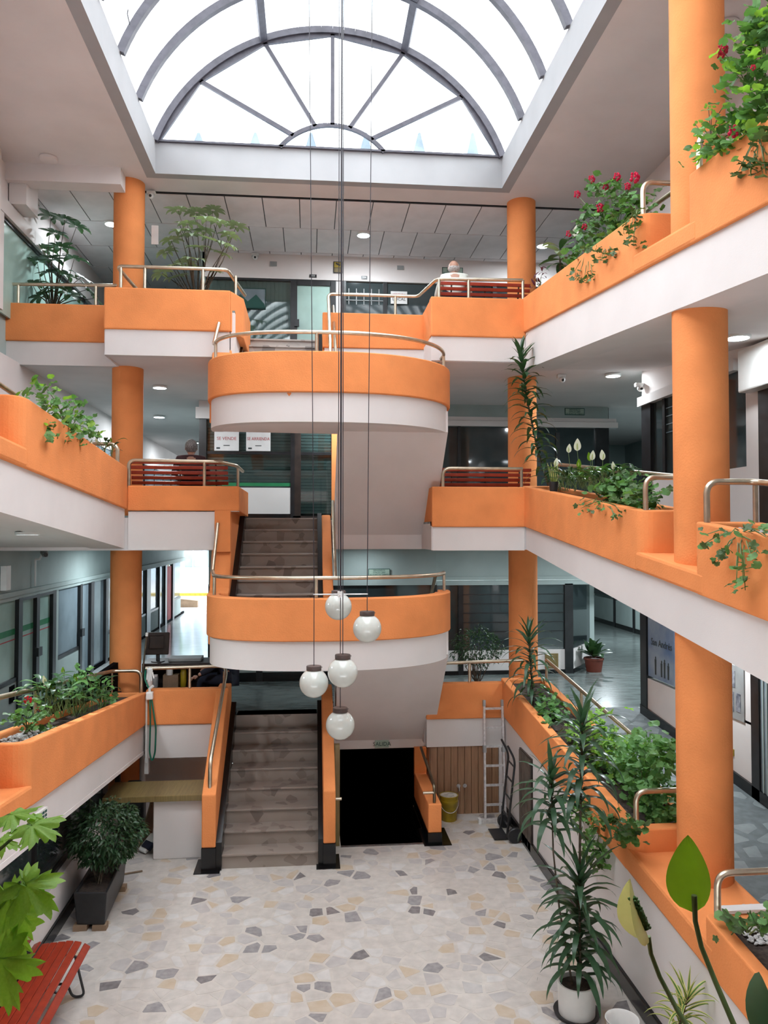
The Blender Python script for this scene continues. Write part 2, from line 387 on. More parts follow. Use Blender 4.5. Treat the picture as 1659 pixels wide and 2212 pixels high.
for k in range(9): MB().box(HX0, HX1, HY0+.25*k, HY0+.25*(k+1)+.02, -2.6, -.18*(k+1)).build('step', 'void', wp)
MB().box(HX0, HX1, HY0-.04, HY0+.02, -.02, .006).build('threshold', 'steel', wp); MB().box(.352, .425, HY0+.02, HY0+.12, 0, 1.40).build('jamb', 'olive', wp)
# ---- walls of the ground hall
gl = struct(MB().box(-2.90, -2.75, 1.0, 12.5, .14, .56).build('wall_left', 'white'))
struct(MB().box(-2.90, -2.72, 1.0, 12.5, 0, .15).build('baseboard_left', 'black', bevel=.006))
struct(MB().plan([(3.02, 1.0), (3.2, 1.0), (3.2, 12.1), (3.02, 12.1)], .16, lambda y: 1.505-(11.7-y)*.0728).build('wall_right', 'white'))
struct(MB().box(2.985, 3.05, 1.0, 12.04, 0, .165).build('baseboard_right', 'black', bevel=.01))
wf = struct(MB().box(1.86, 3.03, 12.08, 12.3, 0, 1.06).build('wall_far', 'wood'))
n = 10
for k in range(n):
    x0 = 1.87+k*(1.08/n); MB().box(x0+.003, x0+1.08/n-.003, 12.05, 12.085, .0, 1.05).build('plank', 'wood', wf, bevel=.003)
MB().box(2.955, 3.02, 12.05, 12.08, .0, 1.06).build('corner_strip', 'white', wf)
struct(MB().box(-2.9, -1.36, 12.42, 12.5, 0, 1.5).build('wall_alcove', 'white'))
struct(MB().box(-2.9, -1.38, 11.9, 12.5, 1.36, 1.44).build('ceiling', 'white'))
# dark shop window of the ground floor, left
gw = empty('window_1'); struct(gw, 'dark shop windows under the left ramp')
for a, b in ((5.6, 8.4), (8.46, 10.4), (10.46, 12.0)):
    MB().box(-2.86, -2.845, a, b, .56, 2.0).build('pane', 'glass_d', gw)
fr = MB(); fr.box(-2.88, -2.82, 1.0, 12.2, .555, .61)
for y in (8.4, 10.4, 12.0): fr.box(-2.89, -2.81, y, y+.06, .6, 2.0)
fr.build('frame', 'frame', gw)
struct(MB().box(-2.98, -2.9, 1, 12.5, .0, 2.4).build('wall_behind_glass', 'void'))

# ---- landings, slabs
def slab(y0, y1, x0, x1, z, th, top='dfloor', under='ceil', poly=None):
    f = struct(MB().box(x0, x1, y0, y1, z-.03, z).build('floor', top)); c = struct(MB().box(x0, x1, y0, y1, z-th, z-.03).build('ceiling', under))
    return f, c
# level 1 platform
slab(12.3, 15.4, -4.4, .36, L1, .5); slab(13.12, 15.4, .36, 1.8, L1, .4); slab(12.25, 15.4, 1.8, 9.2, L1, .5); slab(15.4, 24.5, 5.2, 9.2, L1, .5)
slab(11.92, 12.3, -4.4, -1.38, L1, .1)
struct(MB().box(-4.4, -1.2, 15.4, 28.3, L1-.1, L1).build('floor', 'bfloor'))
# level 2 platform (ceiling of level 1 at 4.1)
for a in ((11.45, 13.1, -4.4, -1.36), (13.1, 28.3, -4.4, 1.8), (11.45, 24.5, 1.8, 5.25), (11.75, 24.5, 5.25, 9.2)): slab(*a, L2 if a[2] < 1.7 else 4.54, .5 if a[2] < 1.7 else .42)
# level 3 platform
for a in ((11.45, 13.1, -2.93, -1.1), (12.25, 13.1, -4.75, -2.93), (13.1, 28.3, -4.75, 1.8), (11.45, 24.5, 1.8, 5.25), (11.75, 24.5, 5.25, 9.2)): slab(*a, L3 if a[2] < 1.7 else 7.42, .68 if a[2] < 1.7 else .48)
# roof slab with the skylight opening
SX0, SX1, SY0, SY1, ZC = -2.37, 3.04, .6, 12.05, 9.88; ZK = 10.36
t = .16
for a in ((-6.2, SX0-t, -3.2, 12.7), (SX1+t, 9.3, -3.2, 12.7), (SX0-t, SX1+t, -3.2, SY0-t), (SX0-t, SX1+t, SY1+t, 12.7)):
    struct(MB().box(a[0], a[1], a[2], a[3], ZC, ZC+.14).build('ceiling', 'ceil'))
cb = MB(); t = .16
for a in ((SX0-t, SX0, SY0, SY1), (SX1, SX1+t, SY0, SY1), (SX0-t, SX1+t, SY1, SY1+t), (SX0-t, SX1+t, SY0-t, SY0)): cb.box(*a, ZC-.004, ZK)
struct(cb.build('trim_1', 'curb'), 'white upstand around the skylight opening')
struct(MB().box(-6.2, 9.3, 12.7, 28.4, 9.95, 10.05).build('ceiling', 'ceil'))
# suspended panel ceiling at the back of the top floor
pc = struct(MB().box(-6.1, 9.2, 12.72, 28.3, 9.865, 9.945).build('ceiling_panelled', 'iron'))
pme = MB().box(-.297, .297, -.597, .597, -.012, 0).mesh('ceiling_panel', 'panel')
for j in range(5):
    for i in range(-8, 12):
        put('ceiling_panel', pme, pc, loc=(.12+i*.61+(.3 if j % 2 else 0), 13.34+j*1.215, 9.863))
# outer walls
struct(MB().box(-6.3, -6.2, -3.2, 28.4, -.2, 10.1).build('wall_left_outer', 'greywall'))
struct(MB().box(9.2, 9.3, -3.2, 28.4, -.2, 10.1).build('wall_right_outer', 'greywall'))
struct(MB().box(-6.2, 9.2, -3.3, -3.2, -.2, 10.1).build('wall_near', 'greywall'))
struct(MB().box(-1.2, 9.2, 24.5, 24.6, 0, 10.0).build('wall_back', 'greywall'))
struct(MB().box(-6.2, -1.2, 28.3, 28.4, 4.1, 10.0).build('wall_street', 'greywall'))
struct(MB().box(-6.2, 9.3, -3.2, 28.4, -.4, -.205).build('floor_base', 'rfloor')) if False else None

# ---- front parapets of the platforms
def parapet(name, label, segs):
    """segs: list of (x0,x1,y0,y1,zb,zo,zt): white fascia zb..zo, orange zo..zt"""
    x0, x1, y0, y1, zb = segs[0][:5]
    t = thing(name, label, 'parapet', ((x0+x1)/2, y0, zb))
    for a in segs:
        MB().box(a[0], a[1], a[2], a[3], a[5], a[6]).build('orange_band', 'orange', t, bevel=.018)
        MB().box(a[0]+.012, a[1]-.012, a[2]+.03, a[3]-.01, a[4], a[5]).build('white_fascia', 'white', t)
    return t
parapet('parapet', 'orange and white parapet at far left of top floor, behind the tall potted tree', [(-4.75, -2.935, 12.2, 12.36, 6.93, 7.29, 7.87)])
p = parapet('parapet', 'orange parapet of top floor left of the stairs, with metal rail', [(-2.95, -1.16, 11.4, 11.58, 6.93, 7.30, 7.905)])
MB().plan([(-1.16, 11.4), (-1.16, 11.58), (-1.16, 13.1), (-1.0, 13.1), (-1.0, 11.78)], 7.3, 7.9).build('corner_wall', 'orange', p, bevel=.015)
MB().box(-1.33, -1.16, 11.45, 13.1, 6.93, 7.3).build('white_return', 'white', p)
MB().box(-2.95, -2.93, 11.45, 12.25, 6.93, 7.3).build('white_return', 'white', p); MB().box(-2.95, -2.80, 11.5, 12.25, 7.3, 7.9).build('orange_return', 'orange', p)
p = parapet('parapet', 'orange parapet of top floor right of the stairs, in front of the seated person', [(1.79, 3.24, 11.4, 11.58, 6.95, 7.31, 7.905)])
MB().box(.19, 1.83, 12.2, 12.36, 7.29, 7.85).build('orange_band', 'orange', p, bevel=.015); MB().box(.22, 1.83, 12.22, 12.36, 6.95, 7.29).build('white_fascia', 'white', p)
MB().box(1.798, 1.95, 11.5, 12.36, 7.312, 7.897).build('orange_return', 'orange', p, bevel=.012); MB().box(1.812, 1.95, 11.47, 12.36, 6.955, 7.31).build('white_return', 'white', p)
p = parapet('parapet', 'orange parapet of middle floor left of the stairs, in front of the seated man', [(-2.6, -1.02, 11.4, 11.58, 4.68, 4.69, 5.05)])
MB().box(-2.59, -1.365, 11.43, 11.57, 4.13, 4.69).build('white_fascia', 'white', p)
MB().box(-1.37, -1.145, 11.405, 11.58, 4.10, 4.70).build('orange_return', 'orange', p)
MB().prism([(11.5, 4.69), (11.5, 5.045), (13.1, 5.045), (13.1, 4.64)], 'x', -1.2, -1.024).build('orange_return', 'orange', p, bevel=.012); MB().box(-1.36, -1.2, 11.5, 13.1, 4.13, 4.69).build('white_return', 'white', p)
p = parapet('parapet', 'orange parapet of middle floor right of the stairs, below the red bench', [(1.8, 3.22, 11.4, 11.58, 4.11, 4.46, 5.06)])
MB().box(1.82, 1.97, 11.47, 12.6, 4.115, 4.455).build('white_return', 'white', p); MB().box(1.81, 1.96, 11.5, 13.1, 4.45, 5.05).build('orange_return', 'orange', p)
p = parapet('parapet', 'orange parapet of lower floor left of the stairs, with the green hose hanging on it', [(-2.4, -1.2, 11.8, 11.96, 1.05, 1.54, 2.06)])
p = parapet('parapet', 'orange parapet of lower floor right of the stairs, above the wood panelling', [(1.8, 3.05, 12.0, 12.16, 1.05, 1.48, 2.03)])

# ---- ramp parapets with planters
def ramp_parapet(label, xo, s, top, ow, bot, notch, yn, yf, wid=.56, led=.19, rail=True, white_to=None):
    t = thing('planter_parapet', label, 'parapet', (xo, yf, bot(yf) if bot else 0))
    def X(d): return xo+s*d
    xs = sorted((X(0), X(wid)))
    secs = [(notch[1], yf), (yn, notch[0])] if notch else [(yn, yf)]
    for i, (a, b) in enumerate(secs):
        r = [.04]*4
        oi = 0 if s > 0 else 1         # corner index at the atrium side, near end
        of = 3 if s > 0 else 2
        if i == 0 and notch: r[oi] = .16
        if i == 1: r[of] = .16 if s < 0 else .05
        out = rrect(xs[0], xs[1], a, b, r); inn = rrect(xs[0]+.11, xs[1]-.11, a+.12, b-.12, [max(.01, q-.1) for q in r])
        q = MB(); n = len(out)
        vs = [(x, y, ow(y)) for x, y in out]+[(x, y, top(y)) for x, y in out]+[(x, y, top(y)) for x, y in inn]+[(x, y, top(y)-.16) for x, y in inn]
        fs = [(j+k*n, (j+1) % n+k*n, (j+1) % n+(k+1)*n, j+(k+1)*n) for k in range(3) for j in range(n)]+[tuple(range(n))]
        q.add(vs, fs); b_ = q.build('planter', 'orange', t, bevel=.014)
        sm = MB().plan(inn, lambda y: top(y)-.17, lambda y: top(y)-.06); sm.build('soil', 'soil', b_)
    if notch:
        MB().plan([(xs[0]-.004, notch[0]-.15), (xs[1]+.004, notch[0]-.15), (xs[1]+.004, notch[1]+.15), (xs[0]-.004, notch[1]+.15)], lambda y: ow(y)-.001, lambda y: ow(y)+led).build('ledge', 'orange', t, bevel=.03)
    if bot:
        MB().plan([(X(.035), yn), (X(.5), yn), (X(.5), yf-.02), (X(.035), yf-.02)], bot, ow).build('white_fascia', 'white', t)
    return t
rt3 = lin(11.3, 7.91, 7.27, 7.52); ro3 = lin(11.3, 7.385, 5.127, 6.70); rb3 = lin(11.3, 6.83, 5.139, 6.215)
rt2 = lin(11.34, 5.06, 5.18, 4.35); ro2 = lin(11.3, 4.45, 5.19, 3.75); rb2 = lin(11.3, 4.106, 5.2, 3.30)
rt1 = lin(11.7, 2.05, 7.085, 1.60); ro1 = lin(11.7, 1.50, 5.38, 1.04)
lt2 = lin(10.6, 5.37, 7.38, 5.625); lo2 = lin(11.6, 4.70, 6.81, 5.015); lb2 = lin(11.3, 4.16, 6.83, 4.563)
lt1 = lin(11.97, 2.0, 6.65, 2.61); lo1 = lin(11.66, 1.556, 7.79, 1.93); lb1 = lin(10.8, 1.22, 6.395, 1.712)
ramp_parapet('orange ramp planter at upper right, full of red geraniums', 3.2, 1, rt3, ro3, rb3, (6.29, 7.27), 1.0, 11.58)
ramp_parapet('orange ramp planter at middle right, with white peace lilies', 3.2, 1, rt2, ro2, rb2, (6.23, 7.27), 1.0, 11.58)
ramp_parapet('orange ramp planter at lower right, overgrown with green leaves', 3.0, 1, rt1, ro1, None, (5.76, 7.09), 1.0, 12.1, wid=.72, led=.22)
ramp_parapet('orange ramp planter at middle left, with one leafy geranium', -2.6, -1, lt2, lo2, lb2, (6.2, 7.3), 1.0, 11.43)
ramp_parapet('orange ramp planter at lower left, with peace lilies', -2.4, -1, lt1, lo1, lb1, (6.0, 6.95), 1.0, 11.93)
MB().box(-2.74, -2.45, 11.5, 12.42, 1.0, 1.5)
# ramp slabs
def ramp(x0, x1, fl, ce, y0, y1, top='rfloor', under='ceil'):
    f = struct(MB().plan([(x0, y0), (x1, y0), (x1, y1), (x0, y1)], lambda y: fl(y)-.04, fl).build('floor', top))
    struct(MB().plan([(x0, y0), (x1, y0), (x1, y1), (x0, y1)], ce, lambda y: fl(y)-.04).build('ceiling', under)); return f
ramp(3.6, 5.3, lambda y: rt3(y)-.42, lambda y: rb3(y)+.02, -3, 11.5)
ramp(3.6, 5.3, lambda y: rt2(y)-.45, lambda y: rb2(y)+.02, -3, 11.5)
r1f = lambda y: L1 - .088*(11.9-y) if y < 11.9 else L1
rr1 = ramp(3.5, 5.3, r1f, lambda y: r1f(y)-.4, -3, 11.9); ramp(3.5, 5.3, r1f, lambda y: r1f(y)-.4, 11.9, 12.25)
rs = random.Random(5)
for p in paving(3.75, 5.15, 6.0, 11.6, .27, .035, .6, rs):
    put('ramp_stone', pave_mesh('ramp_stone', p, r1f, .0012, 'rstone').mesh('ramp_stone', 'rstone', weld=False), rr1)
ramp(-4.4, -3.0, lambda y: lt2(y)-.62, lambda y: lb2(y)+.02, -3, 11.45)
l1f = lambda y: L1+.105*(11.9-y) if y < 11.9 else L1
ramp(-4.4, -2.8, l1f, lambda y: lb1(y)+.02, -3, 11.9, top='dfloor')
struct(MB().plan([(-2.95, 1), (-2.43, 1), (-2.43, 12), (-2.95, 12)], lambda y: lb1(y)+.001, lambda y: lb1(y)+.05).build('ceiling', 'white'))
# near walkway where the photographer stands, with its parapet
struct(MB().box(-4.4, 5.3, -3.1, 1.0, 2.5, 2.92).build('floor', 'rfloor'))
npz = lambda y: 3.36
ramp_np = thing('planter_parapet', 'orange planter wall at the near end, below the frame', 'parapet', (0, .8, 2.5))
q = MB(); out = rrect(-2.6, 3.2, .72, 1.28, [.02]*4); inn = rrect(-2.5, 3.1, .82, 1.18, [.02]*4); n = len(out)
q.add([(x, y, 2.5) for x, y in out]+[(x, y, 3.36) for x, y in out]+[(x, y, 3.36) for x, y in inn]+[(x, y, 3.2) for x, y in inn], [(j+k*n, (j+1) % n+k*n, (j+1) % n+(k+1)*n, j+(k+1)*n) for k in range(3) for j in range(n)]+[tuple(range(n))])
b_ = q.build('planter', 'orange', ramp_np, bevel=.02); MB().plan(inn, 3.19, 3.3).build('soil', 'soil', b_)
struct(MB().box(-4.4, 5.3, -3.1, .9, 5.55, 5.95).build('ceiling', 'ceil'))

# ---- columns
def column(x, y, z0, z1, label, r=.235):
    o = MB().lathe([(r, z0), (r, z1)], (x, y, 0), 40).build('column', 'orange', smooth=True); tag(o, label, 'column'); return o
column(-2.845, 12.45, 0, 9.9, 'round orange column at far left beside the stairs'); column(3.50, 12.58, 0, 9.9, 'round orange column at far right behind the benches')
column(3.49, 6.66, 0, 9.9, 'thick round orange column near the camera at right'); column(-2.87, 6.55, 0, 9.9, 'round orange column at near left, just outside the frame')

# ---- stairs
def flight(t, x0, x1, y0, z0, n, rise, tread, d, m, name='step'):
    for k in range(n):
        a = y0+d*k*tread; b = y0+d*(k+1)*tread+d*.02; z = z0+k*rise
        s_ = MB().box(x0, x1, min(a, b), max(a, b), z-.02, z+rise-.03).build(name, m, t)
        MB().box(x0, x1, min(a-d*.028, b), max(a-d*.028, b), z+rise-.03, z+rise).build('tread', m, s_, bevel=.006)
def stringer(t, x0, x1, pts, m='orange', name='stringer'):
    return MB().prism(pts, 'x', x0, x1).build(name, m, t, bevel=.016)
sA = thing('staircase', 'lowest stair flight of brown stone, rising from the paved floor', 'stairs', (-.5, 10.4, 0))
flight(sA, -1.13, .12, 10.4, 0, 8, L1/8, .272, 1, 'stair')
sl = (L1/8)/.272
for x0, x1, nm in ((-1.385, -1.205, 'l'), (.185, .345, 'r')):
    pts = [(10.33, .30), (10.33, .98 if nm == 'l' else .98), (11.82, .98+1.49*sl), (12.32, .98+1.49*sl), (12.32, .30)]
    if nm == 'r': pts = [(10.33, .30), (10.33, .98), (11.9, .98+1.57*sl-.1), (12.3, .98+1.57*sl-.1), (12.3, .3)]
    stringer(sA, x0, x1, pts)
    MB().box(x0-.004, x1+.004, 10.325, 12.3, 0, .30).build('black_base', 'black', sA, bevel=.006)
    MB().box(x0-.09, x1+.06, 10.25, 10.7, 0, .012).build('base_plate', 'black', sA)
for x0, x1 in ((-1.205, -1.13), (.12, .185)):
    MB().prism([(10.345, 0), (10.345, .36), (12.3, .36+1.955*sl), (12.3, L1-.2)], 'x', x0, x1).build('black_skirting', 'black', sA)
MB().box(-1.2, .19, 12.28, 12.34, 1.0, L1).build('top_edge', 'stair', sA)
def lshape(k, off):
    """landing outline: square-shouldered on the left, a longer sweep on the right"""
    u = math.pi*(1-k/48); c, s_ = math.cos(u), math.sin(u); yb, b, p_ = (11.2, 1.18, .72) if c < 0 else (11.45, 1.43, .92)
    return (.315+(1.74-off)*math.copysign(abs(c)**p_, c), yb-(b-off)*abs(s_)**p_)
def landing(label, zt, zo, zb, zf):
    t = thing('stair_landing', label, 'landing', (.31, 11.2, zb))
    def curve(off):
        pts = []
        for k in range(49):
            pts.append(lshape(k, off))
        return pts
    o, i = curve(0), curve(.17); q = MB(); n = len(o)
    for A, B, z0, z1, nm, mt in ((o, i, zo, zt, 'orange_band', 'orange'), (curve(.045), curve(.2), zb, zo, 'white_fascia', 'white')):
        q = MB()
        vs = [(x, y, z0) for x, y in A]+[(x, y, z1) for x, y in A]+[(x, y, z1) for x, y in B]+[(x, y, z0) for x, y in B]
        fs = [(k*n+j, k*n+j+1, (k+1) % 4*n+j+1, (k+1) % 4*n+j) for k in range(4) for j in range(n-1)]+[(0, n, 2*n, 3*n), (n-1, 2*n-1, 3*n-1, 4*n-1)]
        q.add(vs, fs); q.build(nm, mt, t, smooth=True, bevel=.014 if mt == 'orange' else 0)
    inn = curve(.1); MB().plan(inn, zf-.04, zf).build('landing_floor', 'stair', t); MB().plan(inn, zb+.004, zb+.1).build('landing_soffit', 'ceil', t)
    return t
landing('curved orange landing behind the hanging globe lamps', 3.53, 2.98, 2.60, 3.1)
landing('upper curved orange landing, highest on the stairs', 6.725, 6.19, 5.81, 6.22)
def upper(lab1, lab2, za, zm, zb, soff, stone_):
    f = thing('staircase', lab1, 'stairs', (-.5, 11.2, zm)); r = (zb-zm)/8
    flight(f, -1.06, .12, 11.2, zm, 8, r, .27, 1, stone_)
    sp = r/.27
    zl = zb+.43
    stringer(f, -1.42, -1.14, [(11.15, zm-.3), (11.15, zm+.43), (11.27, zm+.48), (11.5, zl-.92), (11.5, zl-.4), (13.0, zl-.02), (13.0, zm+.6)])
    for x0, x1 in ((.19, .34),):
        stringer(f, x0, x1, [(11.15, zm-.3), (11.15, zm+.43), (11.25, zm+.43), (13.0, zm+.43+1.75*sp*.93), (13.0, zm+1.0)])
    for x0, x1 in ((-1.14, -1.06), (.12, .19)):
        MB().prism([(11.2, zm), (11.2, zm+.30), (12.95, zb+.08), (13.09, zb+.02), (13.09, zb-.3)], 'x', x0, x1).build('black_skirting', 'black', f)
    MB().prism([(11.2, zm-.02), (13.09, zb-r), (13.09, zb-.45), (12.9, zb-.45), (11.2, zm-.22)], 'x', -1.4, .34).build('soffit', 'ceil', f)
    g = thing('staircase', lab2, 'stairs', (1.2, 13.1, za)); r2 = (zm-za)/8
    flight(g, .42, 1.8, 13.1, za, 8, r2, .24, -1, stone_)
    MB().prism(soff, 'x', .40, 1.97).build('soffit', 'ceil', g)
    stringer(g, 1.80, 1.97, [(11.2, zm+.42), (13.1, za+.5), (13.1, za), (11.2, zm-.1)])
    return f, g
upper('stair flight from the curved landing behind the globe lamps up to the middle floor', 'stair flight with sloping soffit over the dark exit opening', L1, 3.1, L2, [(11.0, 2.64), (12.45, 1.07), (12.45, .935), (12.66, .935), (13.15, 1.2), (13.15, 1.5), (11.2, 3.02), (11.0, 3.02)], 'stair')
upper('topmost stair flight of pale stone below the mountain shop window', 'stair flight with sloping soffit under the upper curved landing', L2, 6.22, L3, [(11.0, 5.82), (12.45, 4.34), (12.45, 4.11), (12.66, 4.11), (13.15, 4.3), (13.15, 4.58), (11.2, 6.12), (11.0, 6.12)], 'stair_p')
# orange stub wall beside the exit stair
st = thing('stub_wall', 'short orange wall with small handrail right of the dark exit', 'wall', (1.76, 10.95, 0))
MB().box(1.665, 1.855, 10.92, 12.42, .16, .56).build('orange_wall', 'orange', st, bevel=.014); MB().box(1.66, 1.86, 10.915, 12.42, 0, .16).build('black_base', 'black', st)
MB().box(1.665, 1.855, 12.35, 12.45, .5, .95).build('orange_pier', 'orange', st); MB().box(1.60, 1.99, 10.86, 11.5, 0, .010).build('base_plate', 'black', st)
MB().tube(fillet([(1.76, 10.98, .54), (1.76, 10.98, .80), (1.745, 12.2, 1.0)], .1), .022).build('handrail', 'rail_d', st, smooth=True); MB().tube([(1.77, 10.98, .70), (1.60, 10.98, .70)], .02).build('rail_stub', 'rail', st, smooth=True)

# ---- handrails
RR = .026
def railing(label, path, posts, mt='rail', fr=.09, r=RR):
    p0 = Vector(path[0]); t = thing('handrail', label, 'handrail', (p0.x, p0.y, p0.z-.35))
    MB().tube(fillet(path, fr, 8), r, 12).build('top_rail', mt, t, smooth=True)
    for (x, y, z0, z1) in posts: MB().tube([(x, y, z0), (x, y, z1)], r*.86, 10).build('post', mt, t, smooth=True)
    return t
z = 8.205
railing('metal rail over far left parapet of top floor', [(-4.7, 12.28, 8.17), (-2.96, 12.28, 8.2)], [(-4.45, 12.28, 7.86, 8.17), (-3.30, 12.28, 7.86, 8.19)])
railing('metal rail of top floor left of the stairs, curving down at the corner', [(-2.55, 12.0, 7.98), (-2.80, 11.5, 8.24), (-1.22, 11.5, 8.24), (-1.05, 12.6, 8.2)], [(-2.74, 11.5, 7.9, 8.22), (-2.40, 11.5, 7.9, 8.24), (-1.57, 11.5, 7.9, 8.24), (-1.12, 11.75, 7.88, 8.23)])
railing('metal rail of top floor right of the stairs, stepping up behind the bench', [(.31, 11.55, 6.9), (.28, 12.27, 8.16), (1.72, 12.27, 8.16), (1.9, 11.5, 8.20), (3.22, 11.5, 8.22)], [(1.35, 12.27, 7.84, 8.16), (1.93, 11.5, 7.9, 8.2), (2.38, 11.5, 7.9, 8.2), (3.22, 11.5, 7.9, 8.22)])
railing('metal rail of middle floor in front of the seated man', [(-2.6, 11.49, 5.02), (-2.6, 11.49, 5.42), (-1.33, 11.49, 5.41), (-1.10, 11.8, 5.38), (-1.10, 12.9, 5.38)], [(-1.53, 11.49, 5.04, 5.41), (-1.10, 12.05, 5.04, 5.38)])
railing('metal rail in front of the red bench of middle floor, right side', [(1.98, 11.49, 5.04), (1.98, 11.49, 5.34), (3.2, 11.49, 5.34)], [(3.18, 11.49, 5.04, 5.34)], fr=.12)
railing('metal rail of lower floor behind the green hose', [(-2.42, 11.88, 2.36), (-1.3, 11.88, 2.38), (-1.22, 11.7, 2.34), (-1.295, 10.45, 1.36), (-1.295, 10.42, .62)], [(-1.78, 11.88, 2.05, 2.37), (-1.27, 11.88, 2.05, 2.3)], fr=.12)
railing('metal rail of lower floor right of the stairs, in front of the dark shrub', [(1.9, 12.08, 2.33), (3.35, 12.08, 2.36)], [(2.50, 12.08, 2.0, 2.33)])
railing('slim handrail on the right wall of the lowest stairs', [(.28, 10.5, .75), (.27, 10.5, 1.0), (.27, 12.25, 2.1), (.27, 12.25, 1.8)], [], fr=.05, r=.022)
MB().tube([(.27, 10.5, .82), (.43, 10.5, .82)], .02).build('rail_stub', 'rail', bpy.data.objects['handrail.007'] if 'handrail.007' in bpy.data.objects else None, smooth=True)
def lcurve(zr, off=.09, k0=0, k1=48):
    return [(*lshape(k, off), zr) for k in range(k0, k1+1)]
for zr, zt, zt2, lab in ((3.79, 3.53, .72, 'curved metal rail round the landing behind the globe lamps'), (6.99, 6.72, .42, 'curved metal rail round the upper landing')):
    c = lcurve(zr, k0=1, k1=47); t = thing('handrail', lab, 'handrail', (.3, 10.2, zr-.26))
    MB().tube([(-1.32, 11.37, zr+zt2), (-1.36, 11.12, zr+.06)]+c[2:]+([(1.9, 11.7, zr-.06), (1.9, 12.6, zr-.75)]), RR, 12).build('top_rail', 'rail', t, smooth=True)
    for k in (3, 22, 45): x, y, _ = c[k]; MB().tube([(x, y, zt-.02), (x, y, zr)], RR*.86, 10).build('post', 'rail', t, smooth=True)
    MB().tube([(.37, 11.25, zr-.08), (.37, 12.7, zr+1.1)], .024, 10).build('inner_rail', 'rail', t, smooth=True)
def ramp_rail(label, xo, s, top, secs, wid=.56, h=.33):
    """rail along the back of a ramp planter, turning across each planter end"""
    t = thing('handrail', label, 'handrail', (xo+s*wid, secs[0][0], top(secs[0][0]))); xi = xo+s*(wid-.06); xa = xo+s*.075
    for (a, b, ea, eb) in secs:
        path = []
        if ea: path += [(xa, a+.07, top(a)-.02), (xa, a+.07, top(a)+h)]
        path += [(xi, a+.07, top(a)+h), (xi, b-.07, top(b)+h)]
        if eb: path += [(xa, b-.07, top(b)+h), (xa, b-.07, top(b)-.02)]
        MB().tube(fillet(path, .11, 8), RR, 12).build('top_rail', 'rail', t, smooth=True)
        n = max(2, int((b-a)/1.3))
        for k in range(n+1):
            y = a+.07+(b-a-.14)*k/n; MB().tube([(xi, y, top(y)-.05), (xi, y, top(y)+h)], RR*.8, 10).build('post', 'rail', t, smooth=True)
ramp_rail('metal rail along the upper right ramp behind the geraniums', 3.2, 1, rt3, [(7.27, 11.4, 1, 0), (1.2, 6.29, 0, 1)])
ramp_rail('metal rail along the middle right ramp behind the peace lilies', 3.2, 1, rt2, [(7.27, 11.4, 1, 0), (1.2, 6.23, 0, 1)])
ramp_rail('metal rail along the lower right ramp behind the leafy bushes', 3.0, 1, rt1, [(7.09, 11.9, 1, 0), (1.2, 5.76, 0, 1)], wid=.72)
ramp_rail('metal rail along the middle left ramp', -2.6, -1, lt2, [(7.3, 11.2, 0, 1), (1.2, 6.2, 0, 1)], h=.29)
ramp_rail('metal rail along the lower left ramp behind the peace lilies', -2.4, -1, lt1, [(6.95, 11.9, 0, 1), (1.2, 6.0, 0, 1)])

# ---- skylight: barrel vault
sk = thing('skylight', 'barrel vaulted glass skylight with grey steel ribs', 'skylight', (.33, 6, ZK))
scx, hw, rise = .335, 2.70, 1.87; rad = (hw*hw+rise*rise)/(2*rise); zc = ZK+rise-rad; A0 = math.asin(hw/rad)
def arc(a, y, dr=0): return Vector((scx+(rad+dr)*math.sin(a), y, zc+(rad+dr)*math.cos(a)))
ys = [12.0, 10.86, 9.82, 8.8, 7.76, 6.7, 5.7, 4.6, 3.6, 2.6, 1.6, .65]
for k, y in enumerate(ys):
    q = MB(); N_ = 40
    for j in range(N_): q.bar(arc(-A0+2*A0*j/N_, y), arc(-A0+2*A0*(j+1)/N_, y), .085, .10, up=(arc(-A0+2*A0*(j+.5)/N_, y)-Vector((scx, y, zc))).normalized())
    q.build('rib', 'rib', sk)
nodes = [-A0*.985, -A0*.66, -A0*.315, 0, A0*.335, A0*.67, A0*.985]
for a in (nodes[2], nodes[4]): MB().bar(arc(a, 12), arc(a, .65), .11, .09, up=(math.sin(a), 0, math.cos(a))).build('purlin', 'rib', sk)
g = MB()
for a, b in zip(nodes[:-1], nodes[1:]): g.bar(arc(a, 12.02, -.03), arc(b, 12.02, -.03), .05, .085, up=(0, 0, 1))
hub = [Vector((.335+1.03*math.sin(u), 12.02, ZK-.62+1.0*math.cos(u))) for u in (R(-52+104*k/24) for k in range(25))]
for a, b in zip(hub[:-1], hub[1:]): g.bar(a, b, .05, .06)
for a, u in zip(nodes[1:-1], (-36, -15, 0, 15, 36)):
    u = R(u); g.bar(arc(a, 12.02, -.03), (.335+1.03*math.sin(u), 12.02, ZK-.62+1.0*math.cos(u)), .062, .05, up=(0, 1, 0))
g.build('gable_frame', 'rib', sk)
MB().bar((SX0, 12.02, ZK+.01), (SX1, 12.02, ZK+.01), .05, .03).build('gable_sill', 'rib', sk)
for y0, y1 in zip(ys[1:], ys[:-1]):
    for a, b in ((-A0, nodes[2]), (nodes[2], nodes[4]), (nodes[4], A0)):
        q = MB(); n = 8; vs = []
        for j in range(n+1): u = a+(b-a)*j/n; vs += [arc(u, y0+.01, .05), arc(u, y1-.01, .05)]
        q.add(vs, [(2*j, 2*j+1, 2*j+3, 2*j+2) for j in range(n)]); q.build('roof_pane', 'pane', sk)
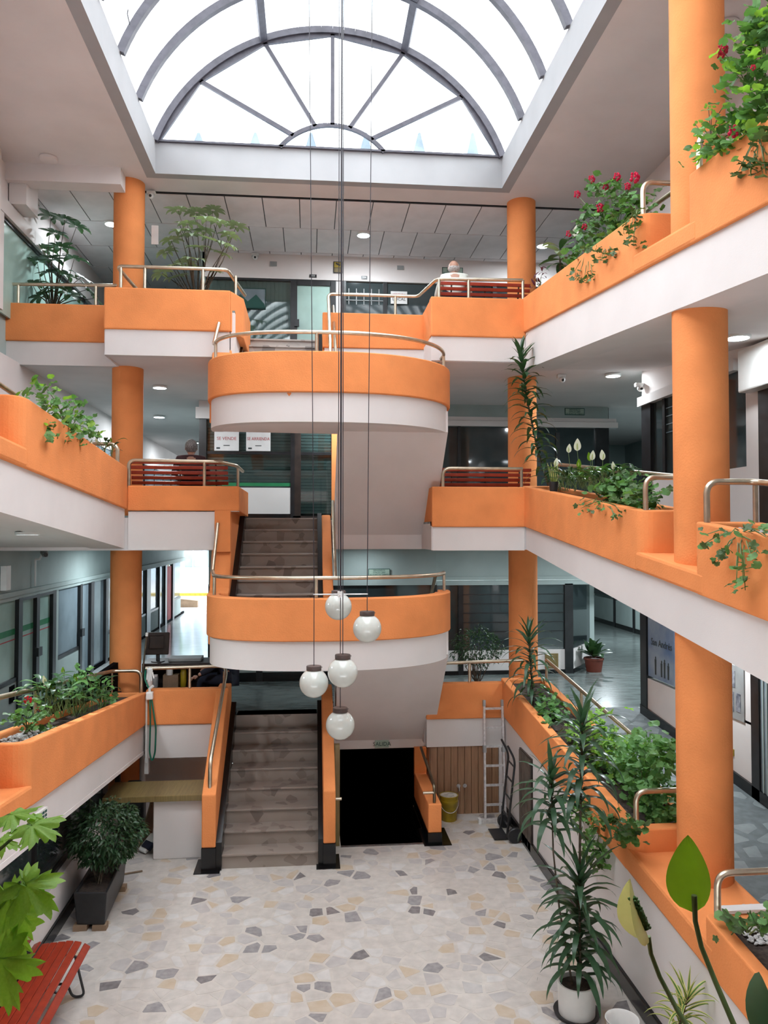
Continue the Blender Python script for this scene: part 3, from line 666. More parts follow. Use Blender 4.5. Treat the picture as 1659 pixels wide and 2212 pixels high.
for k, (a, b) in enumerate(zip(nodes[:-1], nodes[1:])):
    us = [-90, -36, -15, 0, 15, 36, 90]; q = MB(); n = 6
    up = [arc(a+(b-a)*j/n, 12.04) for j in range(n+1)]
    def lo(u): return Vector((.335+1.03*math.sin(R(u)), 12.04, max(ZK, ZK-.62+1.0*math.cos(R(u))))) if abs(u) < 80 else Vector((scx+math.copysign(hw, u), 12.04, ZK))
    dn = [lo(us[k]+(us[k+1]-us[k])*j/n) if 0 < k < 5 else (lo(us[k]).lerp(lo(us[k+1]), j/n)) for j in range(n+1)]
    q.add(up+dn, [(j, j+1, j+1+n+1, j+n+1) for j in range(n)]); q.build('gable_pane', 'pane', sk)
q = MB(); q.add([(h.x, 12.04, max(ZK, h.z)) for h in hub], [tuple(range(len(hub)))]); q.build('gable_pane', 'pane', sk)
# corrugated roof sheets outside, their ridges showing above the sill
ro = thing('roof_sheet', 'pale blue corrugated roof sheets showing as small peaks behind the skylight', 'roof', (.3, 12.6, 10.1))
for xp in (430, 552, 672, 790, 905, 1020):
    c = at(xp, 290, Y=12.35); 
    MB().prism([(c.x-.16, 10.25), (c.x-.13, 10.38), (c.x-.02, c.z), (c.x+.02, c.z), (c.x+.13, 10.38), (c.x+.16, 10.25)], 'y', 12.3, 16).build('ridge', 'sky_sheet', ro)
MB().box(-4, 4.6, 12.25, 16, 10.2, 10.26).build('sheet', 'sky_sheet', ro)
# ================================================================ SHOPS, SIGNS, LAMPS
def xwall(name, X, th, y0, y1, z0, z1, m, s=-1):     # wall on a plane X, thickness away from the atrium
    return struct(MB().box(min(X, X+s*th), max(X, X+s*th), y0, y1, z0, z1).build(name, m))
class Shop:
    """shop front on plane Y= (axis 'y') or X= (axis 'x'); a = along, z = height, d = depth towards the atrium"""
    def __init__(s, name, label, ax, pos, sgn, a0, z0):
        s.ax, s.p, s.s = ax, pos, sgn
        s.t = empty(name); struct(s.t, label)
    def bx(s, nm, m, a0, a1, z0, z1, d0, d1, par=None, bevel=0):
        q = MB(); p0, p1 = sorted((s.p+s.s*d0, s.p+s.s*d1))
        (q.box(p0, p1, a0, a1, z0, z1) if s.ax == 'x' else q.box(a0, a1, p0, p1, z0, z1))
        return q.build(nm, m, par or s.t, bevel=bevel)
# --- level 1, left row of shops (plane X = -4.4)
struct(MB().box(-4.7, -4.42, -3, 28.3, L1-1, 1.6).build('wall_left_base', 'greywall'))
struct(MB().box(-4.7, -4.42, -3, 28.3, 3.5, 4.9).build('wall_left_upper', 'greywall'))
struct(MB().box(-4.75, -4.42, -3, 11.5, 4.9, 9.9).build('wall_left_middle', 'ceil'))
s = Shop('window_2', 'glass shop fronts along the lower left passage', 'x', -4.4, 1, 0, 0)
s.bx('trim_band', 'greywall', 5, 28, 3.43, 3.50, -.02, .04); s.bx('trim_band', 'greywall', 5, 28, 3.37, 3.425, -.02, .015)
for a, b, m in ((6.0, 12.28, 'glass_g'), (12.46, 13.06, 'glass_g'), (13.2, 13.86, 'glass_g'), (14.22, 15.46, 'glass_b'), (15.62, 16.2, 'glass_b'), (16.45, 17.35, 'glass_b'), (17.6, 21.6, 'glass_b'), (22.2, 23.4, 'glass_b'), (23.5, 24.3, 'glass_b'), (25.9, 27.3, 'glass_b')):
    low = 2.2 if (a < 12 or a in (14.22, 22.2, 17.6, 25.9)) else 1.62
    s.bx('pane', m, a, b, low, 3.37, -.06, -.04)
    if low > 2: s.bx('sill_wall', 'greywall', a, b, L1-.1, low-.06, -.1, -.01); s.bx('sill', 'frame', a, b, low-.06, low, -.06, .0)
for a, b in ((12.28, 12.44), (13.06, 13.2), (13.86, 14.03), (15.46, 15.6), (16.2, 16.42), (17.35, 17.55), (21.6, 22.1), (23.38, 23.5), (24.3, 24.6), (25.6, 25.9)):
    s.bx('mullion', 'frame', a, b, L1-.1, 3.38, -.08, .02)
s.bx('jamb', 'greywall', 14.03, 14.2, L1, 3.4, -.08, .0); s.bx('lintel', 'frame', 12.3, 14.0, 3.33, 3.375, -.08, .022)
for a, b in ((6.0, 12.28), (12.46, 13.06), (13.2, 13.86)):
    s.bx('green_stripe', 'green', a, b, 2.84, 2.93, -.045, -.036); s.bx('red_stripe', 'tx_red', a, b, 2.76, 2.775, -.045, -.036)
for y in (13.1, 15.5): s.bx('door_lock', 'frame', y-.06, y+.12, 2.38, 2.52, .0, .06)
s.bx('wall_vent', 'void', 12.0, 12.2, 1.85, 2.1, -.05, .0); s.bx('skirting', 'void', 12.4, 28, L1-.05, L1+.07, -.05, .0)
s.bx('purple_door', 'tx_red', 25.0, 25.6, L1, 3.3, -.08, -.03); s.bx('meter_box', 'plastic_w', 11.55, 11.72, 3.55, 3.9, .02, .1)
struct(MB().box(-1.92, -1.82, 15.1, 28.3, L1, 4.15).build('wall_passage', 'greywall'))
# --- street beyond
stt = struct(MB().box(-30, 30, 28.3, 70, 1.3, 1.5).build('floor_street', 'asphalt'))
kerb = tag(MB().box(-14, 10, 36, 36.5, 1.5, 1.62).build('kerb', 'yellow'), 'yellow kerb of the street seen through the passage', 'kerb')
fac = thing('building', 'pale facade across the street at the end of the passage', 'building', (-6, 48, 1.5))
MB().box(-20, 6, 48, 50, 1.5, 12).build('wall', 'facade', fac)
for i in range(12):
    for j in range(2):
        f = MB().box(-14+i*1.3, -13+i*1.3, 47.95, 48.0, 2.3+j*2.2, 3.8+j*2.2).build('window', 'glass_b', fac); MB().box(-13.55+i*1.3, -13.5+i*1.3, 47.9, 47.95, 2.3+j*2.2, 3.8+j*2.2).build('window_bar', 'white', f)
tr = thing('street_tree', 'thin street tree beyond the passage', 'tree', (-7.2, 40, 1.5)); MB().tube([(-7.2, 40, 1.5), (-7.1, 40, 4)], [.12, .08]).build('trunk', 'trunk', tr); 
q = MB(); rn = random.Random(2)
for k in range(60): q.ball((-7.1+rn.gauss(0, .7), 40+rn.gauss(0, .6), 4.6+rn.gauss(0, .5)), .22, 6, 4)
stuff(q.build('foliage', 'lf_mid', tr))
lw_ = tag(MB().prism([(-6.4, 1.5), (-4.3, 1.5), (-4.3, 1.75), (-6.4, 2.0)], 'y', 30.5, 30.8).build('low_wall', 'card'), 'low brown wall outside the passage end', 'wall')
# --- level 1 far shops
s = Shop('window_3', 'dark shop front behind the stairs on the lower floor', 'y', 15.0, -1, 0, 0)
s.bx('upper_wall', 'greywall', -1.9, 2.45, 3.5, 4.14, -.3, -.0); s.bx('trim_band', 'greywall', -1.9, 2.45, 3.36, 3.5, -.05, .04)
s.bx('pane', 'glass_d', -1.82, 2.45, 2.03, 3.36, -.05, -.02); s.bx('sill_wall', 'greywall', -1.82, 2.45, 1.72, 2.03, -.1, .0); s.bx('skirting', 'black', -1.82, 2.45, L1, 1.72, -.1, .01)
for x in (-1.85, -.95, .4, 2.4): s.bx('mullion', 'frame', x-.06, x+.06, L1, 3.4, -.06, .02)
s = Shop('window_4', 'dark shuttered shop front behind the dark shrub on the lower floor', 'y', 15.3, -1, 0, 0)
s.bx('upper_wall', 'greywall', 2.4, 9.2, 3.5, 4.14, -.4, .0); s.bx('trim_band', 'greywall', 2.4, 6.0, 3.43, 3.5, -.05, .05); s.bx('trim_band', 'greywall', 2.4, 6.0, 3.33, 3.42, -.05, .03)
s.bx('pane', 'glass_d', 2.4, 5.12, 2.03, 3.33, -.06, -.03)
for k in range(5): s.bx('shutter_rib', 'frame', 3.04, 5.12, 3.13-k*.185, 3.145-k*.185, -.03, -.018)
s.bx('mullion', 'frame', 2.94, 3.04, L1, 3.33, -.06, .02); s.bx('mullion', 'frame', 5.11, 5.28, L1, 3.35, -.06, .03)
s.bx('sill_wall', 'white', 2.4, 5.12, 1.62, 2.03, -.1, .0); s.bx('skirting', 'black', 2.4, 5.3, L1, 1.63, -.1, .015); s.bx('wall_vent', 'olive', 4.70, 4.97, 1.66, 1.95, .0, .02)
q = MB(); q.add([(5.28, 15.33, 2.03), (6.0, 16.3, 2.03), (6.0, 16.3, 3.33), (5.28, 15.33, 3.33)], [(0, 1, 2, 3)]); q.build('pane', 'glass_d', s.t)
q = MB(); q.plan([(5.28, 15.28), (6.02, 16.28), (6.0, 16.45), (5.2, 15.45)], L1+.09, 2.03); q.build('sill_wall', 'white', s.t)
q = MB(); q.plan([(5.28, 15.27), (6.04, 16.27), (6.0, 16.45), (5.2, 15.45)], L1, L1+.09); q.build('skirting', 'black', s.t)
struct(MB().box(5.95, 6.1, 16.3, 24.5, L1, 4.1).build('wall_inner', 'greywall'))
s = Shop('window_5', 'pale panelled shop wall deep in the right passage', 'x', 9.1, -1, 0, 0)
s.bx('panel', 'greywall', 14, 24.4, 1.65, 2.35, -.08, .0); s.bx('pane', 'glass_d', 14, 24.4, 2.42, 3.5, -.08, -.03); s.bx('skirting', 'black', 14, 24.4, L1, 1.68, -.08, .02)
for y in (16, 19.2, 21.2, 22.6): s.bx('mullion', 'frame', y-.06, y+.06, L1, 3.5, -.06, .03)
s.bx('upper_wall', 'greywall', 12, 24.4, 3.5, 4.1, -.08, .0)
# --- right row of shops (plane X = 5.2)
s = Shop('window_6', 'white shop wall with posters along the lower right ramp', 'x', 5.2, -1, 0, 0)
zb = lambda y: r1f(y)
q = MB(); q.prism([(-3, zb(-3)+.13), (11.72, zb(11.72)+.13), (11.72, 2.13), (-3, 2.13)], 'x', 5.2, 5.3); q.build('lower_wall', 'white', s.t)
q = MB(); q.prism([(-3, zb(-3)), (11.86, zb(11.86)), (11.86, zb(11.86)+.14), (-3, zb(-3)+.14)], 'x', 5.17, 5.3); q.build('skirting', 'black', s.t)
s.bx('post', 'frame', 11.64, 11.86, L1-.1, 3.9, -.1, .02); s.bx('upper_wall', 'white', -3, 9.5, 2.1, 3.9, -.1, .0); s.bx('pane', 'glass_d', 9.5, 11.64, 2.16, 3.6, -.1, -.03)
s.bx('upper_wall', 'white', 9.5, 11.7, 3.6, 3.9, -.1, .0); s.bx('mullion', 'frame', 10.6, 10.68, 2.13, 3.6, -.1, .01)
s.bx('door_frame', 'frame', 8.60, 8.76, 1.2, 3.5, -.05, .03); s.bx('ribbed_door', 'glass_b', 7.2, 8.6, 1.1, 3.5, -.05, .01)
for k in range(18): s.bx('door_rib', 'greywall', 7.25+k*.075, 7.27+k*.075, 1.15, 3.4, .01, .02)
s.bx('socket_plate', 'yellow', 9.18, 9.30, 1.63, 1.71, .0, .012)
struct(MB().box(5.25, 9.2, 11.72, 11.86, L1, 4.1).build('wall_corner', 'greywall'))
po = tag(MB().box(5.185, 5.2, 10.72, 11.58, 2.18, 3.15).build('poster', mat('blue_poster', (.03, .10, .26), rough=.35, col2=(.30, .36, .42), scale=1.6, detail=6)), 'blue travel poster with San Andres lettering in the shop window', 'poster')
text('poster_lettering', 'San Andrés', .15, 'tx_dark', (5.18, 11.12, 2.72), (R(90), 0, R(-90)), po)
q = MB(); 
for k, y in enumerate((10.9, 11.02, 11.12, 11.32)): h_ = .16+.03*(k % 2); q.ball((5.184, y, 2.28+h_+.02), .02, 8, 6, (.2, 1, 1.2)); q.prism([(y-.025, 2.28+h_), (y+.025, 2.28+h_), (y+.018, 2.24), (y-.018, 2.24)], 'x', 5.18, 5.186)
q.build('poster_figures', 'tx_dark', po)
p2_ = tag(MB().box(5.185, 5.2, 8.93, 9.42, 2.10, 2.75).build('poster', 'plastic_g'), 'grey notice board with photographs beside the lower right door', 'poster')
for (a, b, c, d) in ((9.15, 9.32, 2.18, 2.42), (9.0, 9.1, 2.2, 2.42), (9.12, 9.35, 2.48, 2.68)): MB().box(5.18, 5.186, a, b, c, d).build('photo_print', mat('print_%d' % int(a*100), (.35, .36, .40), rough=.4, col2=(.06, .07, .10), scale=14), p2_)
# level 2 right
s = Shop('window_7', 'dark windows of the middle right shop beside the column', 'x', 5.2, -1, 0, 0)
s.bx('lower_wall', 'white', -3, 11.72, 3.6, 5.17, -.1, .0); s.bx('upper_wall', 'ceil', -3, 11.75, 6.45, 7.2, -.1, .0); s.bx('trim_band', 'white', 9.0, 11.8, 6.36, 6.5, -.05, .06)
s.bx('pane', 'glass_d', 8.8, 11.5, 5.17, 6.36, -.08, -.03); s.bx('post', 'frame', 11.42, 11.74, 4.5, 6.4, -.1, .02); s.bx('mullion', 'frame', 10.98, 11.06, 5.17, 6.4, -.1, .0)
for k in range(4): s.bx('reflected_line', 'glass_b', 10.6, 11.0, 6.2-k*.12, 6.212-k*.12, -.03, -.02)  # thin pale strips stand in for faint reflections on the pane
s.bx('jamb', 'white', 8.55, 8.82, 3.8, 6.4, -.1, .01); s.bx('dark_door', 'frame', 7.2, 8.55, 3.9, 6.3, -.05, .02)
tag(MB().box(5.02, 5.2, 7.9, 8.7, 6.02, 6.52).build('air_conditioner', 'plastic_w', bevel=.02), 'white box unit over the dark door of the middle right ramp', 'air conditioner')
struct(MB().box(5.25, 9.2, 11.74, 11.86, L2, 6.95).build('wall_corner', 'greywall'))
struct(MB().box(5.2, 5.3, -3, 11.75, 7.2, 9.9).build('wall_right_upper', 'ceil')); struct(MB().box(5.25, 9.2, 11.74, 11.86, L3, 9.9).build('wall_corner', 'ceil'))
# --- level 2 far shops (plane Y = 15.3)
s = Shop('window_8', 'shuttered shop with for-sale signs behind the stairs on the middle floor', 'y', 15.3, -1, 0, 0)
s.bx('upper_wall', 'ceil', -2.15, 2.45, 6.8, 6.97, -.3, .0); s.bx('trim_band', 'white', -2.2, 2.45, 6.58, 6.8, -.1, .08)
s.bx('post', 'frame', -2.14, -2.0, L2, 6.58, -.1, .04); s.bx('side_wall', 'greywall', -2.14, -2.04, L2, 6.6, -6, -.1)
q = MB()
for k in range(30): s.bx('shutter_slat', 'shutter', -2.0, .42, 4.75+k*.062, 4.75+k*.062+.052, -.12, -.09)
s.bx('shutter_back', 'glass_d', -2.0, .5, 4.6, 6.6, -.16, -.13); s.bx('cross_bar', 'frame', -2.0, .5, 5.90, 5.955, -.09, .0); s.bx('pane', 'clear', -2.0, -.38, 5.28, 6.58, -.02, -.01); s.bx('pane', 'clear', -.18, .42, 4.75, 6.58, -.02, -.01)
s.bx('mullion', 'frame', -.38, -.30, L2, 6.58, -.06, .03); s.bx('post', 'dwood', -.30, -.18, L2, 6.58, -.06, .03); s.bx('lower_panel', 'white', -1.6, -.33, 4.74, 5.25, -.05, .02); s.bx('skirting', 'black', -1.7, -.33, L2, 4.74, -.05, .02)
s.bx('green_stripe', 'green', -1.7, -.38, 5.28, 5.345, -.01, .01); s.bx('threshold', 'dwood', -.33, .5, L2, 4.7, -.05, .03); s.bx('orange_edge', 'orange', .42, .62, L2, 6.6, -.1, .05)
for x0, x1, tx, wid in ((-1.85, -1.38, 'SE VENDE', .98), (-1.24, -.77, 'SE ARRIENDA', .82)):
    c = (x0+x1)/2; o = tag(MB().box(x0, x1, 15.285, 15.297, 5.965, 6.36).build('sale_sign', 'paper'), 'white paper sign reading %s on the shutter' % tx, 'sign')
    text('sign_lettering', tx, .088, 'tx_red', (c, 15.283, 6.20), (R(90), 0, 0), o, sx=wid); 
    MB().box(c-.06, c+.06, 15.283, 15.286, 6.06, 6.075).build('sign_line', 'tx_dark', o); MB().box(x0+.04, x0+.11, 15.283, 15.286, 6.0, 6.03).build('sign_mark', 'tx_dark', o)
s = Shop('window_9', 'large dark shop windows behind the right bench of the middle floor', 'y', 15.3, -1, 0, 0)
s.bx('upper_wall', 'greywall', 2.4, 6.05, 6.68, 6.97, -.3, .0); s.bx('trim_band', 'white', 2.4, 6.2, 6.62, 6.69, -.1, .05); s.bx('trim_band', 'white', 2.4, 6.22, 6.5, 6.61, -.1, .09)
s.bx('pane', 'glass_d', 2.4, 5.95, L2+.1, 6.5, -.06, -.03); s.bx('mullion', 'frame', 2.94, 3.0, L2, 6.5, -.06, .01); s.bx('post', 'frame', 5.78, 6.05, L2, 6.5, -.1, .03); s.bx('mullion', 'frame', 4.95, 5.03, L2, 6.4, -.06, .01); s.bx('skirting', 'black', 2.4, 6.0, L2, L2+.12, -.06, .01)
struct(MB().box(6.0, 6.1, 15.4, 24.5, L2, 6.95).build('wall_inner', 'glass_d')); struct(MB().box(6.1, 9.2, 22, 22.1, L2, 6.95).build('wall_inner', 'greywall'))
s = Shop('window_10', 'dark far shop windows deep in the middle right passage', 'y', 22.0, -1, 0, 0)
s.bx('pane', 'glass_d', 6.2, 9.1, L2, 6.35, -.0, .03); s.bx('mullion', 'frame', 8.2, 8.3, L2, 6.4, 0, .05)
s = Shop('window_11', 'glazed partitions along the middle left passage', 'x', -4.4, 1, 0, 0)
s.bx('pane', 'glass_b', 11.6, 28, 5.4, 6.2, -.05, -.02); s.bx('lower_wall', 'greywall', 11.4, 28.2, L2, 5.4, -.1, .0); s.bx('upper_wall', 'ceil', 11.4, 28.2, 6.2, 6.95, -.1, .0)
for k in range(12): s.bx('mullion', 'frame', 11.8+k*1.35, 11.86+k*1.35, 5.4, 6.2, -.05, .0)
# --- level 3 far shops
s = Shop('window_12', 'top floor shop fronts below the panelled ceiling', 'y', 15.3, -1, 0, 0)
s.bx('upper_wall', 'ceil', -2.1, 6.0, 9.45, 9.86, -.2, .0); s.bx('trim_band', 'ceil', -2.1, 6.0, 9.36, 9.45, -.1, .03)
s.bx('curtain_back', 'glass_b', -2.0, -.38, L3, 9.36, -.12, -.08)
for k in range(20): s.bx('curtain_fold', 'greywall', -1.98+k*.08, -1.905+k*.08, L3, 9.33, -.08, -.07+.01*(k % 2))
s.bx('pane', 'clear', -2.0, -.4, L3, 9.33, -.02, -.01); s.bx('lintel', 'frame', -2.0, .5, 9.32, 9.37, -.1, .01)
s.bx('door_frame', 'frame', -.39, -.26, L3, 9.33, -.06, .02); s.bx('door_frame', 'frame', .39, .50, L3, 9.33, -.06, .02); s.bx('door_frame', 'frame', -.27, .40, 9.25, 9.33, -.06, .02)
s.bx('door_pane', 'glass_g', -.26, .39, L3, 9.26, -.04, -.01); s.bx('door_lock', 'frame', -.31, -.22, 8.42, 8.56, .02, .06)
s.bx('white_post', 'white', .50, .60, L3, 9.4, -.1, .0); s.bx('pane', 'glass_d', .60, 5.9, L3, 9.34, -.05, -.02)
for x in (.66, 1.48, 2.6, 3.7, 4.8): s.bx('mullion', 'frame', x-.04, x+.04, L3, 9.36, -.05, .02)
for k in range(5): s.bx('grille_bar', 'plastic_g', .75+k*.15, .765+k*.15, 8.9, 9.22, -.02, -.005)
for z in (8.98, 9.1): s.bx('grille_bar', 'plastic_g', .7, 1.44, z, z+.014, -.02, -.005)
lg = tag(MB().box(-1.45, -.88, 15.275, 15.28, 8.76, 9.15).build('shop_logo', 'glass_b'), 'square shop window logo with two dark green mountain peaks', 'sign')
q = MB(); q.prism([(-1.45, 8.77), (-.88, 8.77), (-.90, 8.85), (-1.06, 9.03), (-1.22, 8.89), (-1.36, 9.03), (-1.45, 8.95)], 'y', 15.26, 15.27); q.build('mountain_mark', 'tx_green', lg)
q = MB()
for a in ((-1.45, -.88, 9.145, 9.155), (-.885, -.875, 8.76, 9.155), (-1.45, -.88, 8.755, 8.765)): q.box(a[0], a[1], 15.265, 15.275, a[2], a[3])
q.build('logo_outline', 'tx_green', lg)
def plate(label, x0, x1, z0, z1, m, Y=15.29, tx=None, size=.04, tm='plastic_w', cat='sign', nm='sign'):
    o = tag(MB().box(x0, x1, Y-.012, Y, z0, z1).build(nm, m), label, cat)
    if tx: text('sign_lettering', tx, size, tm, ((x0+x1)/2, Y-.014, (z0+z1)/2), (R(90), 0, 0), o)
    return o
plate('small dark number plate over the top floor glass door', -.02, .12, 9.40, 9.46, 'frame', 15.268, '333', .05); plate('small dark number plate over the grilled top floor window', 1.0, 1.12, 9.40, 9.46, 'frame', 15.268, '334', .05); plate('small dark number plate behind the top floor bench', 4.0, 4.12, 9.40, 9.46, 'frame', 15.268, '335', .05)
yo = plate('yellow camera warning sign on the top floor wall', .45, .63, 9.51, 9.74, 'frame'); MB().box(.465, .615, 15.272, 15.277, 9.62, 9.725).build('yellow_field', 'yellow', yo); MB().bar((.50, 15.27, 9.70), (.58, 15.27, 9.66), .004, .03).build('camera_mark', 'frame', yo); MB().box(.465, .615, 15.272, 15.277, 9.525, 9.61).build('olive_field', 'olive', yo)
plate('grey junction box on the top floor wall above the logo window', -.79, -.66, 9.61, 9.70, 'plastic_g', cat='box', nm='junction_box'); plate('grey junction box on the top floor wall right of the yellow sign', 1.72, 1.85, 9.62, 9.70, 'plastic_g', cat='box', nm='junction_box')
pl = plate('white paper notice reading ARRIENDA LOCAL in the top floor window', 1.59, 1.92, 8.93, 9.18, 'paper'); text('sign_lettering', 'ARRIENDA', .062, 'tx_red', (1.755, 15.275, 9.11), (R(90), 0, 0), pl, sx=.9); text('sign_lettering', 'LOCAL', .085, 'tx_dark', (1.755, 15.275, 9.02), (R(90), 0, 0), pl)
for lab, x0, x1, z0, z1, yy, txs in (('green welcome sign on the wall behind the globe lamps, lower floor', 1.12, 1.54, 3.53, 3.68, 14.96, ('BIENVENIDOS', 'ESPACIO LIBRE', 'DE HUMO DE TABACO')), ('green framed notice above the middle right shop window', 5.14, 5.55, 6.76, 6.90, 15.3, ('BIENVENIDOS', 'ESPACIO LIBRE', 'DE HUMO DE TABACO')), ('green framed notice on the top floor wall behind the seated person', 2.63, 3.05, 9.57, 9.70, 15.3, ('BIENVENIDOS', 'ESPACIO LIBRE', 'DE HUMO DE TABACO'))):
    o = plate(lab, x0, x1, z0, z1, 'tx_green', yy); MB().box(x0+.012, x1-.012, yy-.016, yy-.012, z0+.012, z1-.012).build('sign_face', 'tx_mint', o)
    for k, tx in enumerate(txs): text('sign_lettering', tx, .042, 'tx_green', ((x0+x1)/2, yy-.018, z1-.035-k*.04), (R(90), 0, 0), o, sx=.86)
so = plate('green and white SALIDA exit sign on the soffit over the dark opening', at(810, 1600, Y=12.43).x, at(840, 1600, Y=12.43).x, .945, 1.065, 'tx_mint', 12.4505, 'SALIDA', .088, 'tx_green')
# level 3 left shop wall and glass
s = Shop('window_13', 'green glass shop front at far left of the top floor', 'x', -4.5, 1, 0, 0)
s.bx('pane', 'glass_g', 11.72, 16, L3, 9.0, -.06, -.03); s.bx('lintel', 'frame', 11.7, 16, 8.99, 9.05, -.06, .0); s.bx('beam', 'white', 11.5, 28, 9.05, 9.28, -.1, .05); s.bx('upper_wall', 'ceil', 11.5, 28, 9.28, 9.86, -.1, -.02); s.bx('corner_post', 'white', 11.5, 11.73, L3, 9.3, -.1, .04)
s.bx('pane', 'glass_b', 16.1, 28, L3, 9.05, -.06, -.03)
struct(MB().box(-4.8, -4.6, 11.5, 28, L2, 9.9).build('wall_left_top', 'greywall'))
struct(MB().box(-4.7, -2.85, 11.9, 12.2, 9.62, 9.88).build('trim_2', 'ceil')); struct(MB().box(-4.5, -4.25, 12.0, 12.5, 9.3, 9.75).build('trim_3', 'white'))
struct(MB().box(-2.14, -2.04, 15.3, 28, L3, 9.86).build('wall_inner', 'greywall'))
# --- round ceiling lamps
def led(x, y, z, label, r=.115, power=14, tilt=0):
    t = thing('ceiling_lamp', label, 'ceiling lamp', (x, y, z), (tilt, 0, 0), 'round ceiling lamps')
    MB().lathe([(r*.9, 0), (r*1.12, -.004), (r*1.12, -.03), (r, -.036)], n=28).build('rim', 'plastic_w', t, smooth=True, local=True)
    MB().lathe([(0, -.0362), (r*.97, -.0362), (r*.97, -.034), (0, -.034)], n=28).build('diffuser', 'led', t, local=True)
    if power:
        l = bpy.data.lights.new('lamp_light', 'AREA'); l.shape = 'DISK'; l.size = 2*r; l.energy = power; l.color = (.86, .95, 1.0)
        o = bpy.data.objects.new('lamp_light', l); COL.objects.link(o); o.parent = t; o.location = (0, 0, -.045)
    return t
PW = 26
led(.965, 14.09, 9.85, 'round lit lamp on the panelled ceiling of the top floor, centre', power=PW); led(-3.5, 14.0, 9.85, 'round lit lamp on the panelled ceiling left of the far column', power=PW)
led(-2.62, 13.85, 6.935, 'nearest round lit lamp in the middle left passage', power=PW); led(-3.3, 17.4, 6.935, 'second round lit lamp in the middle left passage', power=PW); led(-3.25, 22.3, 6.935, 'farthest round lit lamp, above the seated man', power=PW)
led(4.87, 12.1, 6.935, 'round lit lamp on the middle floor ceiling behind the peace lilies', power=PW); o = led(4.62, 8.0, rb3(8.0)+.02, 'large round lit lamp right of the near column', r=.125, power=7)
led(-3.13, 9.0, lb2(9.0)+.02, 'round lit lamp above the lower left ramp', power=PW); led(3.2, 13.8, 4.115, 'added fill lamp on the lower floor ceiling, unseen behind the middle right parapet', power=4)  # the second lamp is unseen, added to brighten the lower floor
led(-3.3, 15.5, 4.115, 'added fill lamp in the lower left passage, unseen behind the column', power=PW); led(7.4, 14.5, 4.115, 'added fill lamp in the lower right passage, unseen above the ramp', power=45); led(7.4, 16.0, 6.935, 'added fill lamp in the middle right passage, unseen behind the column', power=45)  # unseen lamps added to lift the dark passages
led(1.0, 14.3, 4.115, 'added fill lamp on the lower floor ceiling, unseen behind the stairs', power=4); led(.5, 14.4, 6.935, 'added fill lamp on the middle floor ceiling, unseen behind the stairs', power=PW); led(4.5, 9.2, rb2(9.2)+.02, 'added fill lamp over the lower right ramp, unseen behind the parapet', power=PW); led(4.4, 14.3, 9.85, 'added fill lamp on the panelled ceiling, unseen behind the right column', power=PW)  # unseen fill lamps added behind stairs, parapet and column
led(7.6, 19.5, 4.115, 'added fill lamp deep in the lower right passage, unseen above the ramp', power=45); led(5.0, 13.2, 4.055, 'added fill lamp over the lower right corner, unseen behind the sloping parapet', power=20)  # two more unseen lamps added as fill for the right passage
# smoke detectors
for x, y, lab in ((105, 342, 'unlit round white fitting on the plain ceiling at left'), (1572, 55, 'unlit round white fitting on the ceiling behind the near column'), ):
    c = at(x, y, Z=9.86); o = MB().lathe([(.12, .02), (.13, 0), (.12, -.03), (.04, -.045), (0, -.045)], (c.x, c.y, 9.86), 24).build('ceiling_fitting', 'ceil', smooth=True); tag(o, lab, 'ceiling fitting')
# cctv cameras
def dome(x, y, z, lab):
    t = thing('security_camera', lab, 'camera', (x, y, z)); MB().box(-.07, .07, -.03, .05, -.06, 0).build('bracket', 'plastic_w', t, local=True, bevel=.01)
    MB().ball((.0, -.03, -.09), .05, 14, 8).build('head', 'plastic_w', t, smooth=True, local=True); MB().ball((0, -.06, -.10), .026, 10, 6).build('lens', 'frame', t, smooth=True, local=True)
c = at(328, 408, Y=12.7); dome(c.x, 12.65, 9.86, 'small white camera on the ceiling beside the far left column'); c = at(551, 555, Y=15.2); dome(c.x, 15.25, 9.84, 'small camera with dark lens over the mountain logo window')
c = at(1213, 800, Y=12.2); dome(c.x, c.y, 6.935, 'small dome camera under the upper right ramp'); c = at(1395, 835, X=5.15); dome(5.14, 11.7, 6.72, 'small white camera on the corner of the middle right shop')
c = at(88, 1195, X=-4.3); t = thing('security_camera', 'dark bullet camera on the lower left wall', 'camera', (-4.38, c.y, c.z)); MB().tube([(0, 0, -.1), (.06, 0, -.1), (.12, -.03, 0)], .018).build('arm', 'plastic_w', t, local=True, smooth=True); MB().bar((.08, .10, .03), (.2, -.14, -.02), .085, .085).build('body', 'plastic_g', t, local=True, bevel=.015); MB().tube([(.2, -.14, -.02), (.205, -.15, -.022)], .035).build('lens', 'frame', t, local=True)
tag(MB().box(-4.39, -4.37, c.y-.012, c.y+.012, 3.52, c.z-.1).build('conduit', 'plastic_w'), 'thin white cable duct below the dark bullet camera', 'conduit')
plate('white card hanging beside the far left column, top floor', -2.56, -2.45, 9.03, 9.34, 'paper', 12.75)
vg = thing('wall_vent', 'small slanted vent grille on the white fascia of the lower left ramp', 'vent', (-2.4, 7.3, 1.6))
q = MB(); va, vb = 7.08, 7.52
vz = lambda y: lb1(y)+.06
q.plan([(-2.435, va), (-2.405, va), (-2.405, vb), (-2.435, vb)], vz, lambda y: vz(y)+.20); q.build('frame', 'plastic_w', vg)
for k in range(5):
    for j in range(6):
        y0 = va+.025+j*.067; MB().plan([(-2.41, y0), (-2.402, y0), (-2.402, y0+.05), (-2.41, y0+.05)], lambda y, k=k: vz(y)+.018+k*.036, lambda y, k=k: vz(y)+.040+k*.036).build('slot', 'tx_green', vg)
